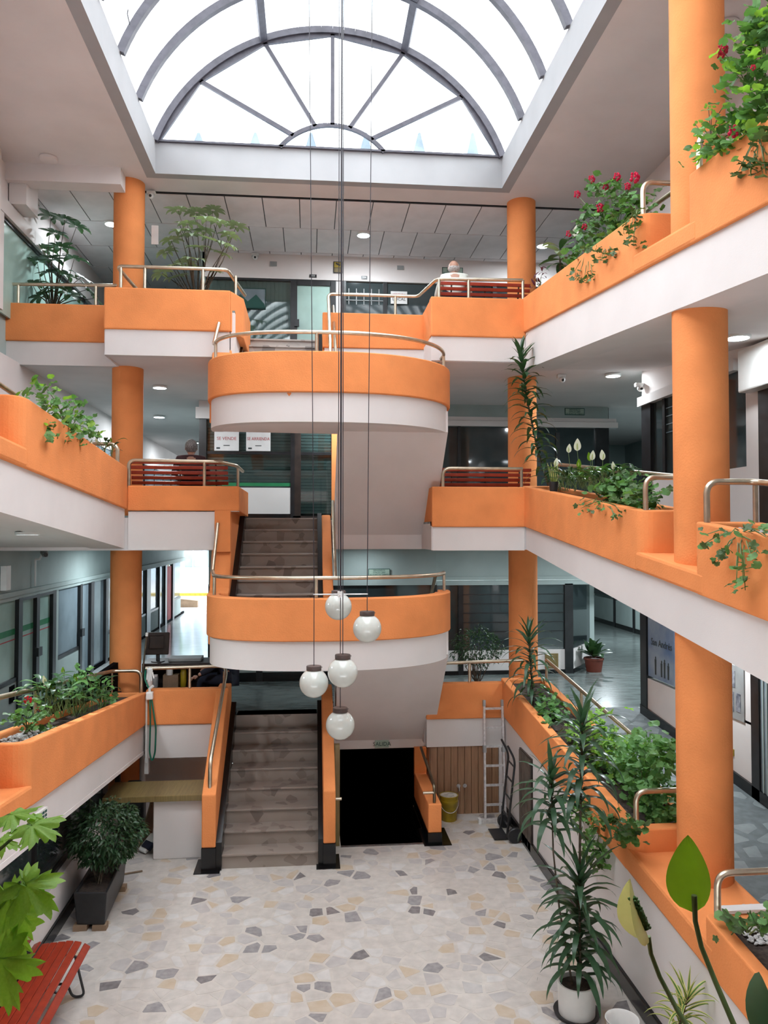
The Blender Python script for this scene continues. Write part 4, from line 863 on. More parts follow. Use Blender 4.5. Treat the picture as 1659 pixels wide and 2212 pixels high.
# ================================================================ OBJECTS
# ---- hanging globe lamp
px, py, pz = .314, 8.0, 3.745
pl = thing('pendant_lamp', 'hanging lamp of five white glass globes on long cords', 'lamp', (px, py, 2.25))
for (gx, gy, gz, r) in ((.302, 8.27, 3.595, .1425), (.588, 8.0, 3.395, .1465), (.327, 7.74, 2.995, .1485), (.044, 8.0, 2.845, .1475), (.313, 8.0, 2.415, .1475)):
    g = MB().ball((gx, gy, gz), r, 32, 20).build('globe', 'globe', pl, smooth=True)
    MB().lathe([(0, r*.93), (r*.5, r*.93), (r*.52, r*.90), (r*.52, r*1.16), (r*.5, r*1.19), (0, r*1.19)], (gx, gy, gz), 24).build('cap', 'cap', g, smooth=True)
    q = MB()
    for a in (20, 140, 260): q.tube([(gx+r*.5*math.cos(R(a)), gy+r*.5*math.sin(R(a)), gz+r*1.05), (gx+r*.62*math.cos(R(a)), gy+r*.62*math.sin(R(a)), gz+r*1.05)], .004, 6)
    q.build('screw', 'cap', g)
for gx, gy, gz, tx, ty in ((.302, 8.27, 3.595, .302, 8.27), (.588, 8.0, 3.395, .655, 8.0), (.327, 7.74, 2.995, .327, 7.80), (.044, 8.0, 2.845, -.045, 8.0), (.313, 8.0, 2.415, .318, 8.02)):
    top = 12.15
    MB().tube([(gx, gy, gz+.17), (gx, gy, pz), (tx, ty, top)], .0042, 6).build('cord', 'cord', pl)
MB().tube([(px, py, pz-.02), (px+.01, py, 12.15)], .009, 8).build('stem', 'cord', pl)
q = MB(); q.tube([(.036, 8, pz), (.594, 8, pz)], .007, 8); q.tube([(.31, 7.72, pz), (.305, 8.29, pz)], .007, 8); q.build('cross_bar', 'alu', pl)
MB().box(px-.03, px+.03, py-.03, py+.03, pz-.03, pz+.03).build('hub', 'plastic_w', pl)
lc = tag(MB().tube([at(272, -40, Y=9.6), at(279, 5, Y=9.6), at(275, 30, Y=9.6), at(280, 52, Y=9.6)], .007, 6).build('loose_cable', 'cord'), 'short loose cable dangling from the skylight at upper left', 'cable')
hx, hz = at(625, 853, Y=10.14).x, at(625, 853, Y=10.14).z; u_ = (abs(hx-.315)/1.695)**(1/.72); hy = 11.2-1.135*(math.sqrt(max(0, 1-u_*u_)))**.72
MB().prism([(hx, hz-.028), (hx+.028, hz+.008), (hx+.018, hz+.022), (hx, hz+.012), (hx-.018, hz+.022), (hx-.028, hz+.008)], 'y', hy-.006, hy+.02).build('heart_mark', 'orange', bpy.data.objects['stair_landing.001'])
# ---- benches: local frame, length along x, backrest at -y, sitter faces +y
def bench(loc, rotz, label, L=1.42, scale=1):
    t = thing('bench', label, 'bench', loc, (0, 0, rotz), 'red slatted benches')
    prof = [(-.30, .80, 75), (-.275, .725, 75), (-.25, .65, 73), (-.225, .575, 70), (-.195, .50, 62), (-.13, .435, 25), (-.055, .425, 5), (.02, .43, 2), (.095, .435, 0), (.17, .44, -5), (.245, .43, -12), (.33, .395, -35)]
    for y, z, a in prof:
        c, s_ = math.cos(R(a)), math.sin(R(a)); hw, ht = .035, .012
        pts = [(y+u*hw*c-v*ht*s_*-1*-1, z+u*hw*s_*-1*-1+v*ht*c) for u, v in ((-1, -1), (1, -1), (1, 1), (-1, 1))]
        if a > 40: pts = [(y+u*.026*-c*.35+v*ht, z+u*.026) for u, v in ((-1, -1), (1, -1), (1, 1), (-1, 1))]
        MB().prism(pts, 'x', -L/2, L/2).build('slat', 'red', t, local=True, bevel=.008)
    for x in (-L/2+.18, 0, L/2-.18):
        q = MB()
        q.tube(fillet([(x, -.285, .82), (x, -.185, .47), (x, -.06, .40), (x, .20, .41), (x, .31, .375)], .06), .012, 8)
        if x: q.tube(fillet([(x, .27, .39), (x, .36, .02), (x, .25, .012), (x, .20, .14), (x, -.15, .14), (x, -.2, .012), (x, -.31, .012), (x, -.17, .44)], .05), .012, 8)
        q.build('iron_frame', 'iron', t, local=True, smooth=True)
    return t
bench((-1.935, 12.08, L2), 0, 'red slatted bench of the middle floor where the grey haired man sits')
bench((2.70, 12.05, 4.54), 0, 'red slatted bench of the middle floor right of the stairs, empty')
bench((2.70, 12.05, 7.42), 0, 'red slatted bench of the top floor where a person in pale shirt sits')
bench((-2.46, 7.10, 0), R(-90), 'red slatted bench on the paved ground floor at lower left', L=1.5)
# ---- people
def skin(name, pts, edges, m, parent, sub=2):
    me = bpy.data.meshes.new(name); bm = bmesh.new(); ly = bm.verts.layers.skin.new(); vs = []
    for i, (p, r) in enumerate(pts):
        v = bm.verts.new(p); r = r if isinstance(r, tuple) else (r, r); v[ly].radius = r; v[ly].use_root = (i == 0); vs.append(v)
    for a, b in edges: bm.edges.new((vs[a], vs[b]))
    bm.to_mesh(me); bm.free(); me.materials.append(M[m])
    o = bpy.data.objects.new(name, me); COL.objects.link(o); o.parent = parent
    o.modifiers.new('skin', 'SKIN').use_smooth_shade = True; s_ = o.modifiers.new('sub', 'SUBSURF'); s_.levels = sub; s_.render_levels = sub
    return o
def hand(parent, c, d, m='skin', k=1):
    """palm and five bent fingers pointing along d"""
    c = Vector(c); d = Vector(d).normalized(); s_ = d.cross(Vector((0, 0, 1))).normalized(); u = s_.cross(d)
    q = MB(); pts = [c, c+d*.045, c+d*.08]
    for a in pts: pass
    q.ball(c+d*.045, .042, 12, 8, (1, 1, .55))
    for i, (off, ln) in enumerate(((-.030, .058), (-.010, .070), (.011, .066), (.030, .052))):
        b = c+d*.075+s_*off; q.tube([b, b+d*ln*.5+u*.006, b+d*ln-u*.016], [.009, .0085, .006], 8)
    b = c+d*.03-s_*.035; q.tube([b, b+d*.03-s_*.022, b+d*.058-s_*.026-u*.008], [.011, .010, .007], 8)
    return q.build('hand', m, parent, smooth=True, local=True)
def person(loc, rotz, label, shirt, trousers, hair, lean=.18, bald=False, arm=None, head_turn=0, sc=1):
    """seated figure facing +y in its own frame; origin on the floor below the seat"""
    t = thing('person', label, 'person', loc, (0, 0, rotz), sc=sc)
    hip, ch = Vector((0, -.02, .50)), Vector((0, -.02+lean*.8, .86)); nk = Vector((0, .0+lean*1.05, .96)); hd = Vector((0, .045+lean*1.25, 1.075))
    pts = [(hip, .11), ((hip+ch)/2, .115), (ch, (.13, .10)), (nk, .05), (nk+(hd-nk)*.35, .048), (hd-Vector((0, .0, .02)), .082), (hd+Vector((0, -.005, .055)), .078)]
    E = [(0, 1), (1, 2), (2, 3), (3, 4), (4, 5), (5, 6)]
    body = list(pts); BE = list(E)
    al = arm or [Vector((-.27, .16+lean, .66)), Vector((-.14, .36+lean, .60))], [Vector((.27, .16+lean, .66)), Vector((.14, .36+lean, .60))]
    if arm: al = arm
    for s_, (el, wr) in zip((-1, 1), al):
        n = len(body); sh = ch+Vector((s_*.175, 0, .045)); body += [(sh, .058), (el, .040), (wr, .027)]; BE += [(2, n), (n, n+1), (n+1, n+2)]
    for s_ in (-1, 1):
        n = len(body); body += [(hip+Vector((s_*.095, .03, 0)), .085), (Vector((s_*.12, .42, .50)), .062), (Vector((s_*.12, .44, .08)), .04), (Vector((s_*.12, .56, .045)), .035)]; BE += [(0, n), (n, n+1), (n+1, n+2), (n+2, n+3)]
    skin('body', body, BE, 'skin', t)
    sp = [(hip, .135), ((hip+ch)/2, .14), (ch, (.165, .125)), (ch.lerp(nk, .95), .075)]; SE = [(0, 1), (1, 2), (2, 3)]
    for s_, (el, wr) in zip((-1, 1), al):
        n = len(sp); sh = ch+Vector((s_*.185, 0, .04)); sp += [(sh, .078), (el, .056), (el.lerp(wr, .88), .042)]; SE += [(2, n), (n, n+1), (n+1, n+2)]
    skin('jacket', sp, SE, shirt, t)
    tp = [(hip, .14)]; TE = []
    for s_ in (-1, 1):
        n = len(tp); tp += [(hip+Vector((s_*.095, .03, 0)), .10), (Vector((s_*.12, .42, .50)), .075), (Vector((s_*.12, .44, .12)), .056)]; TE += [(0, n), (n, n+1), (n+1, n+2)]
    skin('trousers', tp, TE, trousers, t)
    q = MB()
    for s_ in (-1, 1): q.box(s_*.12-.045, s_*.12+.045, .38, .64, 0, .085)
    q.build('shoes', 'iron', t, local=True, bevel=.02)
    for s_, (el, wr) in zip((-1, 1), al): hand(t, wr, wr-el)
    h = MB(); h.ball(hd+Vector((0, -.012, .035)), .104, 18, 12, (.86, 1.0, 1.10))
    hm = h.build('head', 'skin', t, smooth=True, local=True)
    f = MB(); f.ball(hd+Vector((0, .098, .015)), .018, 8, 6, (.8, 1, 1.4)); 
    for s_ in (-1, 1): f.ball(hd+Vector((s_*.088, -.01, .02)), .024, 8, 6, (.45, .8, 1.3))
    f.build('nose_and_ears', 'skin', hm, smooth=True, local=True); hm.children[0].location = (0, 0, 0)
    e = MB()
    for s_ in (-1, 1): e.ball(hd+Vector((s_*.034, .083, .045)), .010, 8, 6)
    e.tube([hd+Vector((-.022, .082, -.042)), hd+Vector((.022, .082, -.042))], .005, 6); e.build('eyes_and_mouth', 'iron', hm, local=True)
    hh = MB(); 
    if bald: hh.ball(hd+Vector((0, -.025, .012)), .106, 18, 10, (.89, .93, .72))
    else: hh.ball(hd+Vector((0, -.026, .052)), .112, 18, 12, (.90, .98, 1.04))
    hh.build('hair', hair, t, smooth=True, local=True)
    return t
person((-1.80, 12.02, L2), R(8), 'seated man with grey hair in dark maroon clothes, seen from behind', 'cloth_m', 'cloth_n', 'hair_g', lean=.10, sc=.96)
person((2.27, 12.00, 7.54), R(-5), 'seated person in pale shirt with thin white hair, seen from behind', 'cloth_w', 'cloth_n', 'hair_w', lean=.16, bald=True, sc=.98)
person((-1.28, 12.62, L1), R(75), 'person in navy jacket at the dark desk, face hidden behind the landing', 'cloth_n', 'cloth_n', 'hair_g', lean=.12, arm=([Vector((-.28, .20, .70)), Vector((-.42, .34, .62))], [Vector((.27, .22, .66)), Vector((.10, .38, .64))]), sc=1)
# ---- desk corner behind the lower left parapet
dk = thing('desk', 'dark wooden desk behind the lower left rail', 'desk', (-2.0, 12.9, L1))
MB().box(-2.66, -1.30, 12.75, 13.3, 2.24, 2.29).build('desk_top', 'dwood', dk, bevel=.006); MB().box(-2.66, -2.62, 12.75, 13.3, L1, 2.24).build('side_panel', 'dwood', dk); MB().box(-1.34, -1.30, 12.75, 13.3, L1, 2.24).build('side_panel', 'dwood', dk)
MB().box(-2.66, -1.3, 13.27, 13.3, L1, 2.24).build('back_panel', 'dwood', dk); MB().box(-2.62, -1.34, 12.8, 13.27, 1.86, 1.89).build('shelf', 'dwood', dk)
mo = thing('monitor', 'dark brown back of a monitor standing on the desk', 'monitor', (-2.44, 12.9, 2.29))
MB().bar((-2.62, 12.82, 2.60), (-2.27, 12.95, 2.58), .06, .36).build('case', 'dwood', mo, bevel=.015); MB().bar((-2.55, 12.78, 2.62), (-2.34, 12.86, 2.61), .05, .2).build('back_cover', 'dwood', mo, bevel=.01)
MB().tube([(-2.44, 12.92, 2.29), (-2.44, 12.92, 2.45)], .03).build('stand', 'iron', mo); MB().lathe([(.11, 0), (.10, .015), (0, .015)], (-2.44, 12.92, 2.29), 20).build('foot', 'iron', mo)
tag(MB().box(-2.27, -1.75, 12.86, 13.2, 2.291, 2.345).build('counter_tray', 'plastic_g', bevel=.01), 'pale grey flat tray on the dark desk', 'tray')
def jar(x, y, z, r, h, m, lid, lab):
    t = thing('jar', lab, 'jar', (x, y, z)); MB().lathe([(r*.95, 0), (r, .01), (r, h*.85), (r*.85, h*.9)], n=18).build('body', m, t, smooth=True, local=True); MB().lathe([(r*.9, h*.88), (r*.9, h), (0, h)], n=18).build('lid', lid, t, smooth=True, local=True)
jar(-2.03, 12.9, 1.89, .05, .27, 'yellow', 'yellow', 'yellow jar on the shelf of the dark desk'); jar(-2.24, 12.84, 1.89+.2, .055, .09, 'plastic_w', 'paper', 'white roll on the cardboard box in the dark desk'); jar(-2.48, 12.88, 1.89, .055, .2, 'plastic_g', 'plastic_w', 'grey tub at the left of the desk shelf')
bx_ = thing('cardboard_box', 'small brown cardboard box on the desk shelf', 'box', (-2.22, 12.9, 1.89)); MB().box(-.12, .12, -.09, .09, 0, .2).build('carton', 'card', bx_, local=True, bevel=.004); MB().box(-.12, .12, -.012, .012, .2, .203).build('tape', 'olive', bx_, local=True)
br = thing('broom', 'thin broom stick leaning beside the far left column', 'broom', (-2.5, 12.02, L1)); MB().tube([(-2.56, 12.02, L1+.05), (-2.44, 12.02, 2.82)], .013).build('stick', 'trunk', br); MB().tube([(-2.44, 12.02, 2.82), (-2.435, 12.02, 2.87)], .02).build('grip', 'plastic_w', br); MB().box(-2.68, -2.44, 11.98, 12.05, L1, L1+.09).build('brush', 'tx_red', br)
gl_ = thing('work_glove', 'pale work glove hanging over the lower left rail', 'glove', (-2.36, 11.86, 2.1)); q = MB(); q.ball((-2.355, 11.845, 2.33), .05, 12, 8, (.9, .5, 1.1)); 
for dx, l_ in ((-.03, .10), (-.008, .13), (.014, .12), (.036, .08)): q.tube([(-2.355+dx, 11.845, 2.31), (-2.35+dx*1.6, 11.84, 2.30-l_)], [.014, .010], 8)
q.build('fingers', 'plastic_w', gl_, smooth=True); MB().tube([(-2.36, 11.85, 2.36), (-2.37, 11.90, 2.10)], [.04, .045], 10).build('cuff', 'paper', gl_, smooth=True)
# ---- hose with valve
hs = thing('garden_hose', 'green hose with white valve hanging on the lower left parapet', 'hose', (-2.3, 11.76, 1.05))
MB().tube(fillet([(-2.43, 11.93, 2.36), (-2.42, 11.80, 2.22), (-2.33, 11.76, 2.05), (-2.33, 11.75, 1.95), (-2.32, 11.75, 1.6), (-2.33, 11.75, 1.15), (-2.29, 11.74, 1.02), (-2.25, 11.75, 1.15), (-2.24, 11.75, 1.5), (-2.30, 11.75, 1.9), (-2.32, 11.75, 2.02)], .06), .012, 8).build('hose', 'green_hose', hs, smooth=True)
MB().box(-2.385, -2.285, 11.72, 11.80, 1.93, 2.04).build('valve_body', 'plastic_w', hs, bevel=.012); MB().tube([(-2.335, 11.75, 2.04), (-2.335, 11.75, 2.09), (-2.28, 11.74, 2.13)], .02, 8).build('valve_handle', 'plastic_w', hs, smooth=True)
MB().tube([(-2.385, 11.775, 1.0), (-2.385, 11.775, 1.97)], .014, 8).build('pipe', 'plastic_w', hs)
# ---- counter beside the stairs
ct = thing('counter', 'olive wood shelf on a white block beside the lowest stairs', 'counter', (-1.75, 10.9, 0))
MB().box(-2.08, -1.41, 10.77, 11.3, 0, .785).build('white_block', 'white', ct, bevel=.012); MB().box(-2.73, -1.39, 10.70, 11.36, .785, .865).build('shelf_top', 'olive', ct, bevel=.008)
tb = thing('travel_bag', 'black wheeled bag standing under the olive shelf', 'bag', (-2.56, 11.75, 0)); MB().box(-.17, .17, -.12, .12, .05, .56).build('bag_body', 'iron', tb, local=True, bevel=.04); MB().tube(fillet([(-.10, .1, .5), (-.10, .1, .72), (.10, .1, .72), (.10, .1, .5)], .04), .012).build('pull_handle', 'iron', tb, local=True); MB().box(-.14, .14, -.14, -.11, .12, .4).build('front_pocket', 'iron', tb, local=True, bevel=.02)
for i, (a, b, m, lab) in enumerate((((-2.30, 11.45, .0), (-2.18, 11.60, .75), 'card', 'large flat cardboard sheet leaning under the olive shelf'), ((-2.32, 11.22, .0), (-2.20, 11.42, .50), 'card', 'smaller flat cardboard sheet leaning beside the white block'))):
    tag(MB().bar(a, b, .48-.1*i, .02, up=(1, 0, .2)).build('cardboard_sheet', m), lab, 'cardboard')
pk = thing('plastic_packet', 'clear plastic packet with blue stripes on the floor by the white block', 'packet', (-2.2, 11.05, 0)); MB().bar((-2.27, 10.98, .03), (-2.12, 11.12, .20), .16, .06).build('packet_body', 'plastic_w', pk, bevel=.02); MB().bar((-2.215, 10.955, .08), (-2.16, 11.01, .14), .17, .05).build('blue_stripe', 'cloth_n', pk)
tag(MB().bar((-2.42, 10.32, .01), (-2.14, 10.40, .016), .025, .012).build('scrap_strip', 'card'), 'thin pale strip lying on the floor behind the black planter', 'scrap')
cn = tag(MB().box(-2.42, -2.36, 11.83, 11.93, .82, 1.05).build('conduit_box', 'plastic_w'), 'white conduit box hanging under the lower left parapet', 'conduit')
tag(MB().lathe([(.045, 0), (.045, 1.2)], (-2.52, 12.2, 0), 14).build('drain_pipe', 'plastic_w', smooth=True), 'white drain pipe behind the olive shelf', 'pipe')
# ---- black planter trough on wooden blocks
tp_ = thing('planter_box', 'long black planter box on wooden blocks at the left wall', 'planter', (-2.4, 9.4, 0))
out = [(-2.575, 8.93), (-2.21, 8.90), (-2.25, 10.02), (-2.60, 10.05)]; 
def inset(p, d): cx = sum(a for a, _ in p)/4; cy = sum(b for _, b in p)/4; return [(a+math.copysign(d, cx-a), b+math.copysign(d, cy-b)) for a, b in p]
bi = inset(out, .03); inn = inset(out, .03); q = MB(); n = 4
q.add([(x, y, .06) for x, y in bi]+[(x, y, .42) for x, y in out]+[(x, y, .42) for x, y in inn]+[(x, y, .30) for x, y in inn], [(j+k*n, (j+1) % n+k*n, (j+1) % n+(k+1)*n, j+(k+1)*n) for k in range(3) for j in range(n)]+[(0, 1, 2, 3)])
q.build('trough', 'iron', tp_, bevel=.01); MB().plan(inn, .29, .385).build('soil', 'soil', tp_)
for x, y in ((-2.50, 8.98), (-2.29, 8.97), (-2.30, 9.9), (-2.52, 9.9)): MB().box(x-.08, x+.07, y-.05, y+.05, 0, .06).build('block', 'card', tp_)
# ---- ladder
ld = thing('ladder', 'aluminium ladder leaning on the far right parapet', 'ladder', (2.82, 11.7, 0)); la, lb_ = Vector((2.645, 11.66, .03)), Vector((2.70, 11.955, 1.74)); ra, rb_ = Vector((2.955, 11.66, .03)), Vector((2.985, 11.955, 1.74))
for a, b in ((la, lb_), (ra, rb_)): MB().bar(a, b, .03, .06, up=(0, -1, 0)).build('side_rail', 'alu', ld, bevel=.003); MB().bar(b-(b-a)*.035, b+(b-a)*.02, .036, .066, up=(0, -1, 0)).build('end_cap', 'plastic_g', ld); MB().bar(a.lerp(b, .57), a.lerp(b, .63), .045, .075, up=(0, -1, 0)).build('hinge', 'plastic_g', ld)
for k in range(6): MB().bar(la.lerp(lb_, .13+k*.163), ra.lerp(rb_, .13+k*.163), .028, .032).build('rung', 'alu', ld)
MB().bar((2.55, 11.64, .035), (3.0, 11.64, .035), .05, .07).build('stabiliser_bar', 'alu', ld, bevel=.004); MB().box(2.535, 2.575, 11.60, 11.68, 0, .075).build('end_cap', 'plastic_w', ld)
# ---- bucket
bk = thing('bucket', 'mustard yellow bucket topped with dried cement', 'bucket', (2.12, 11.83, 0)); MB().lathe([(.112, 0), (.118, .01), (.135, .27), (.143, .28), (.143, .31), (.137, .31), (.14, .36), (.147, .365), (.147, .38), (.135, .38), (.13, .36)], n=32).build('pail', 'yellow', bk, smooth=True, local=True); MB().lathe([(.132, .365), (.132, .375), (0, .385)], n=32).build('cement_crust', 'cement', bk, smooth=True, local=True)
MB().tube([(.145*math.cos(a), -.145*math.sin(a)*1.02, .29-.14*math.sin(a)) for a in (math.pi*k/14 for k in range(15))], .004, 6).build('wire_handle', 'steel', bk, local=True)
for x in (2.309, 2.41):
    tpn = thing('water_tap', ('left' if x < 2.35 else 'right')+' small tap on the wood panelling above the bucket', 'tap', (x, 12.04, .44)); MB().lathe([(.03, 0), (.03, .012), (0, .012)], n=16).build('rose', 'steel', tpn, local=True); tpn.rotation_euler = (R(90), 0, 0)
    MB().tube([(0, 0, .01), (0, 0, .05)], .012).build('spindle', 'steel', tpn, local=True)
    if x < 2.35: MB().tube(fillet([(0, 0, .04), (0, .0, .07), (0, -.06, .075)], .02), .010).build('spout', 'steel', tpn, local=True, smooth=True)
# ---- hand truck against the right wall
ht = thing('hand_truck', 'black hand truck standing at the right wall beside the ladder', 'hand truck', (2.9, 11.2, 0))
for y in (10.98, 11.34):
    MB().tube(fillet([(2.80, y, .03), (2.84, y, .35), (2.93, y, 1.12), (2.82, y, 1.33)], .1), .016, 10).build('side_tube', 'iron', ht, smooth=True)
    MB().lathe([(.0, -.03), (.095, -.03), (.105, -.02), (.105, .02), (.095, .03), (0, .03)], n=24).build('wheel', 'iron', ht, smooth=True); w_ = ht.children[-1]; w_.location = Vector((2.885, y-.12 if y < 11.1 else y+.10, .105))-wloc(ht); w_.rotation_euler = (R(90), 0, 0)
for z, x in ((.30, 2.835), (.55, 2.87), (.80, 2.895), (1.02, 2.92)): MB().tube([(x, 10.98, z), (x, 11.34, z)], .012, 8).build('cross_bar', 'iron', ht)
MB().box(2.62, 2.83, 10.96, 11.36, .012, .024).build('toe_plate', 'iron', ht); MB().tube([(2.885, 10.86, .105), (2.885, 11.46, .105)], .012, 8).build('axle', 'steel', ht)
d1 = struct(MB().box(2.995, 3.022, 10.40, 11.0, .02, 1.30).build('door_1', 'dwood'), 'brown board on the right ground wall beside the hand truck')
for k in range(4): MB().box(2.985, 2.997, 10.42+k*.145, 10.55+k*.145, .04, 1.28).build('plank', mat('grey_brown_plank%d' % k, (.12, .095, .075), rough=.7, var=.2, scale=6), d1)
# ---- pots on the ground at lower right
def pot(x, y, r, h, m, lab, rb=.86, soil='soil', nm='flower_pot'):
    t = thing(nm, lab, 'pot', (x, y, 0)); MB().lathe([(r*rb, 0), (r*rb, .02), (r, h-.02), (r, h), (r*.9, h), (r*.88, h-.06)], n=36).build('pot_wall', m, t, smooth=True, local=True)
    if soil: MB().lathe([(r*.89, h-.06), (r*.89, h-.04), (0, h-.03)], n=24).build('soil', soil, t, local=True)
    return t
pot(2.43, 7.0, .172, .29, 'plastic_w', 'white pot holding the tall dark dracaena on the ground floor', .95)
MB().lathe([(.20, 0), (.21, .03), (.20, .03), (.16, .012)], (2.43, 7.0, 0), 32).build('saucer', 'iron', bpy.data.objects['flower_pot'], smooth=True)
pb = thing('pail', 'pale grey empty pail beside the white dracaena pot', 'pail', (2.62, 6.42, 0)); MB().lathe([(.115, 0), (.13, .28), (.14, .30), (.135, .30), (.12, .28), (.105, .012), (0, .012)], n=36).build('pail_wall', 'plastic_w', pb, smooth=True, local=True); MB().tube([(.138*math.cos(a), -.138*math.sin(a), .29) for a in (math.pi*k/12 for k in range(13))], .004, 6).build('wire_handle', 'steel', pb, local=True)
pot(2.72, 5.75, .15, .26, 'card', 'small brown pot of the yellow striped plant by the right wall', .8)
# ================================================================ PLANTS
RND = random.Random(21)
def blade(name, L, W, n=7, droop=1.0, fold=.25, shape='strap', m='lf_drac', thick=False, wav=0):
    """leaf along +y from the origin, upper side +z; droop bends the tip down"""
    q = MB(); vs = []; y = z = 0.0; st = L/n
    for i in range(n+1):
        t = i/n
        if shape == 'strap': wd = W*(.55+.45*math.sin(math.pi*min(1, t*1.5+.12)) if t < .45 else 1-((t-.45)/.55)**1.8)*.5
        elif shape == 'oval': wd = W*.5*math.sin(math.pi*(t*.94+.03))**.75
        else: wd = W*.5*(math.sin(math.pi*min(1, t**.62)))**.85
        wd = max(wd, .0006); a = droop*t**(1.25 if shape == 'strap' else 2)*1.5
        vs += [(-wd, y, z+fold*wd+wav*math.sin(t*19)), (0, y, z), (wd, y, z+fold*wd+wav*math.sin(t*17+1))]
        y += st*math.cos(a); z -= st*math.sin(a)
    q.add(vs, [(3*i+k, 3*i+k+1, 3*i+k+4, 3*i+k+3) for i in range(n) for k in (0, 1)])
    return q.mesh(name, m, smooth=True)
def roundleaf(name, r, m, lob=7, depth=.12, cup=.18, rag=0, seed=0):
    """round scalloped leaf; stalk joins at the origin, blade spreads along +y"""
    rn = random.Random(seed); q = MB(); n = 26 if not rag else 42; vs = [(0, r*.25, 0)]; mid = []; out = []
    for i in range(n):
        a = -math.pi/2+2*math.pi*i/n; c = 1-depth*(.5+.5*math.cos(a*lob+math.pi*lob/2+math.pi))
        notch = .45 if abs(((a+math.pi/2+math.pi) % (2*math.pi))-math.pi) < .12 else 1
        rr = r*c*notch*(1-(rag*(i % 2)))*(1+.05*rn.uniform(-1, 1))
        x, yy = rr*math.cos(a), rr*math.sin(a)+r*.45
        mid.append((x*.55, (yy-r*.25)*.55+r*.25, cup*r*.25+.03*r*math.sin(a*lob))); out.append((x, yy, cup*r*(.7+.5*math.sin(a*3+seed))-.1*r))
    vs += mid+out
    fs = [(0, 1+i, 1+(i+1) % n) for i in range(n)]+[(1+i, 1+n+i, 1+n+(i+1) % n, 1+(i+1) % n) for i in range(n)]
    q.add(vs, fs); return q.mesh(name, m, smooth=True)
def setleaf(name, me, par, p, d, up=(0, 0, 1), s=1.0):
    d = Vector(d).normalized(); up = Vector(up); z = up-d*up.dot(d)
    z = z.normalized() if z.length > 1e-4 else d.orthogonal().normalized(); x = d.cross(z)
    o = bpy.data.objects.new(name, me); COL.objects.link(o); o.parent = par
    m = Matrix(((x.x*s, d.x*s, z.x*s, 0), (x.y*s, d.y*s, z.y*s, 0), (x.z*s, d.z*s, z.z*s, 0), (0, 0, 0, 1))); m.translation = Vector(p)-wloc(par); o.matrix_local = m
    return o
DR = [blade('dracaena_leaf', .52, .062, 10, dr, .2, 'strap', 'lf_drac', wav=.004) for dr in (.3, .8, 1.1, 1.35)]
DRs = [blade('short_dracaena_leaf', .36, .058, 8, dr, .2, 'strap', 'lf_dark', wav=.003) for dr in (.35, .85, 1.2)]
OV = [blade('oval_leaf', .20, .082, 6, dr, .25, 'oval', 'lf_sch') for dr in (.3, .7, 1.0)]
OVd = [blade('dark_oval_leaf', .22, .10, 6, dr, .2, 'oval', 'lf_dark') for dr in (.2, .6, .9)]
LI = [blade('lily_leaf', .22, .075, 7, dr, .25, 'oval', m) for dr, m in ((.6, 'lf_dark'), (1.0, 'lf_mid'), (1.3, 'lf_dark'))]
GE = [roundleaf('geranium_leaf', .042, m, 7, .14, c, 0, i) for i, (m, c) in enumerate((('lf_ger', .2), ('lf_ger', .5), ('lf_mid', .3), ('lf_lite', .3)))]
PI = [roundleaf('round_leaf', .040, m, 5, .05, .3, 0, i) for i, m in enumerate(('lf_ger', 'lf_mid', 'lf_ger'))]
IV = [roundleaf('ivy_leaf', .045, m, 5, .35, .25, 0, i) for i, m in enumerate(('lf_ivy', 'lf_ivy', 'lf_mid'))]
LOB = [roundleaf('lobed_leaf', .055, 'lf_lite', 7, .45, .25, .14, i) for i in range(2)]
def petals(name, m):
    q = MB(); rn = random.Random(4)
    for k in range(26):
        v = Vector((rn.gauss(0, 1), rn.gauss(0, 1), rn.gauss(.4, .7))).normalized()*.038; q.ball(v, .013, 6, 4, (1, 1, .7))
    return q.mesh(name, m, smooth=True)
FLP, FLR = petals('flower_head', 'pinkfl'), petals('flower_head_red', 'redfl')
def spathe_mesh(name, m, L=.11, W=.06):
    q = MB(); n = 9; vs = []
    for i in range(n+1):
        t = i/n; wd = W*.5*math.sin(math.pi*min(1, t**.7*.98+.02))**.8; z = .012*math.sin(t*math.pi)+.03*t*t*(1 if t > .7 else .6)
        for k in (-1, -.5, 0, .5, 1): vs.append((wd*k, L*t, z+.35*wd*k*k))
    q.add(vs, [(5*i+k, 5*i+k+1, 5*i+k+6, 5*i+k+5) for i in range(n) for k in range(4)]); return q.mesh(name, m, smooth=True)
SPW, SPG, SPC = spathe_mesh('spathe', 'spathe_w'), spathe_mesh('green_spathe', 'spathe_g'), spathe_mesh('cream_spathe', 'spathe_c')
SPX = MB().tube([(0, .012, .012), (0, .035, .02), (0, .065, .022)], [.006, .007, .004], 8).mesh('spadix', 'spathe_c', smooth=True)
def stem_tube(par, pts, r, m='stemg', name='stem', n=6): return MB().tube(pts, r, n).build(name, m, par, smooth=True)
def lily_flower(par, base, tip, kind=None, s=1.0, face=(0, -1, .2)):
    b, t = Vector(base), Vector(tip); mid = b.lerp(t, .5)+Vector((RND.uniform(-.02, .02), 0, .02))
    stem_tube(par, [b, mid, t], [.004, .0035, .003], 'stemg', 'flower_stalk')
    setleaf('spathe', kind or SPW, par, t, (RND.uniform(-.25, .25), RND.uniform(-.2, .1), 1), face, s); setleaf('spadix', SPX, par, t, (RND.uniform(-.1, .1), -.1, 1), face, s)
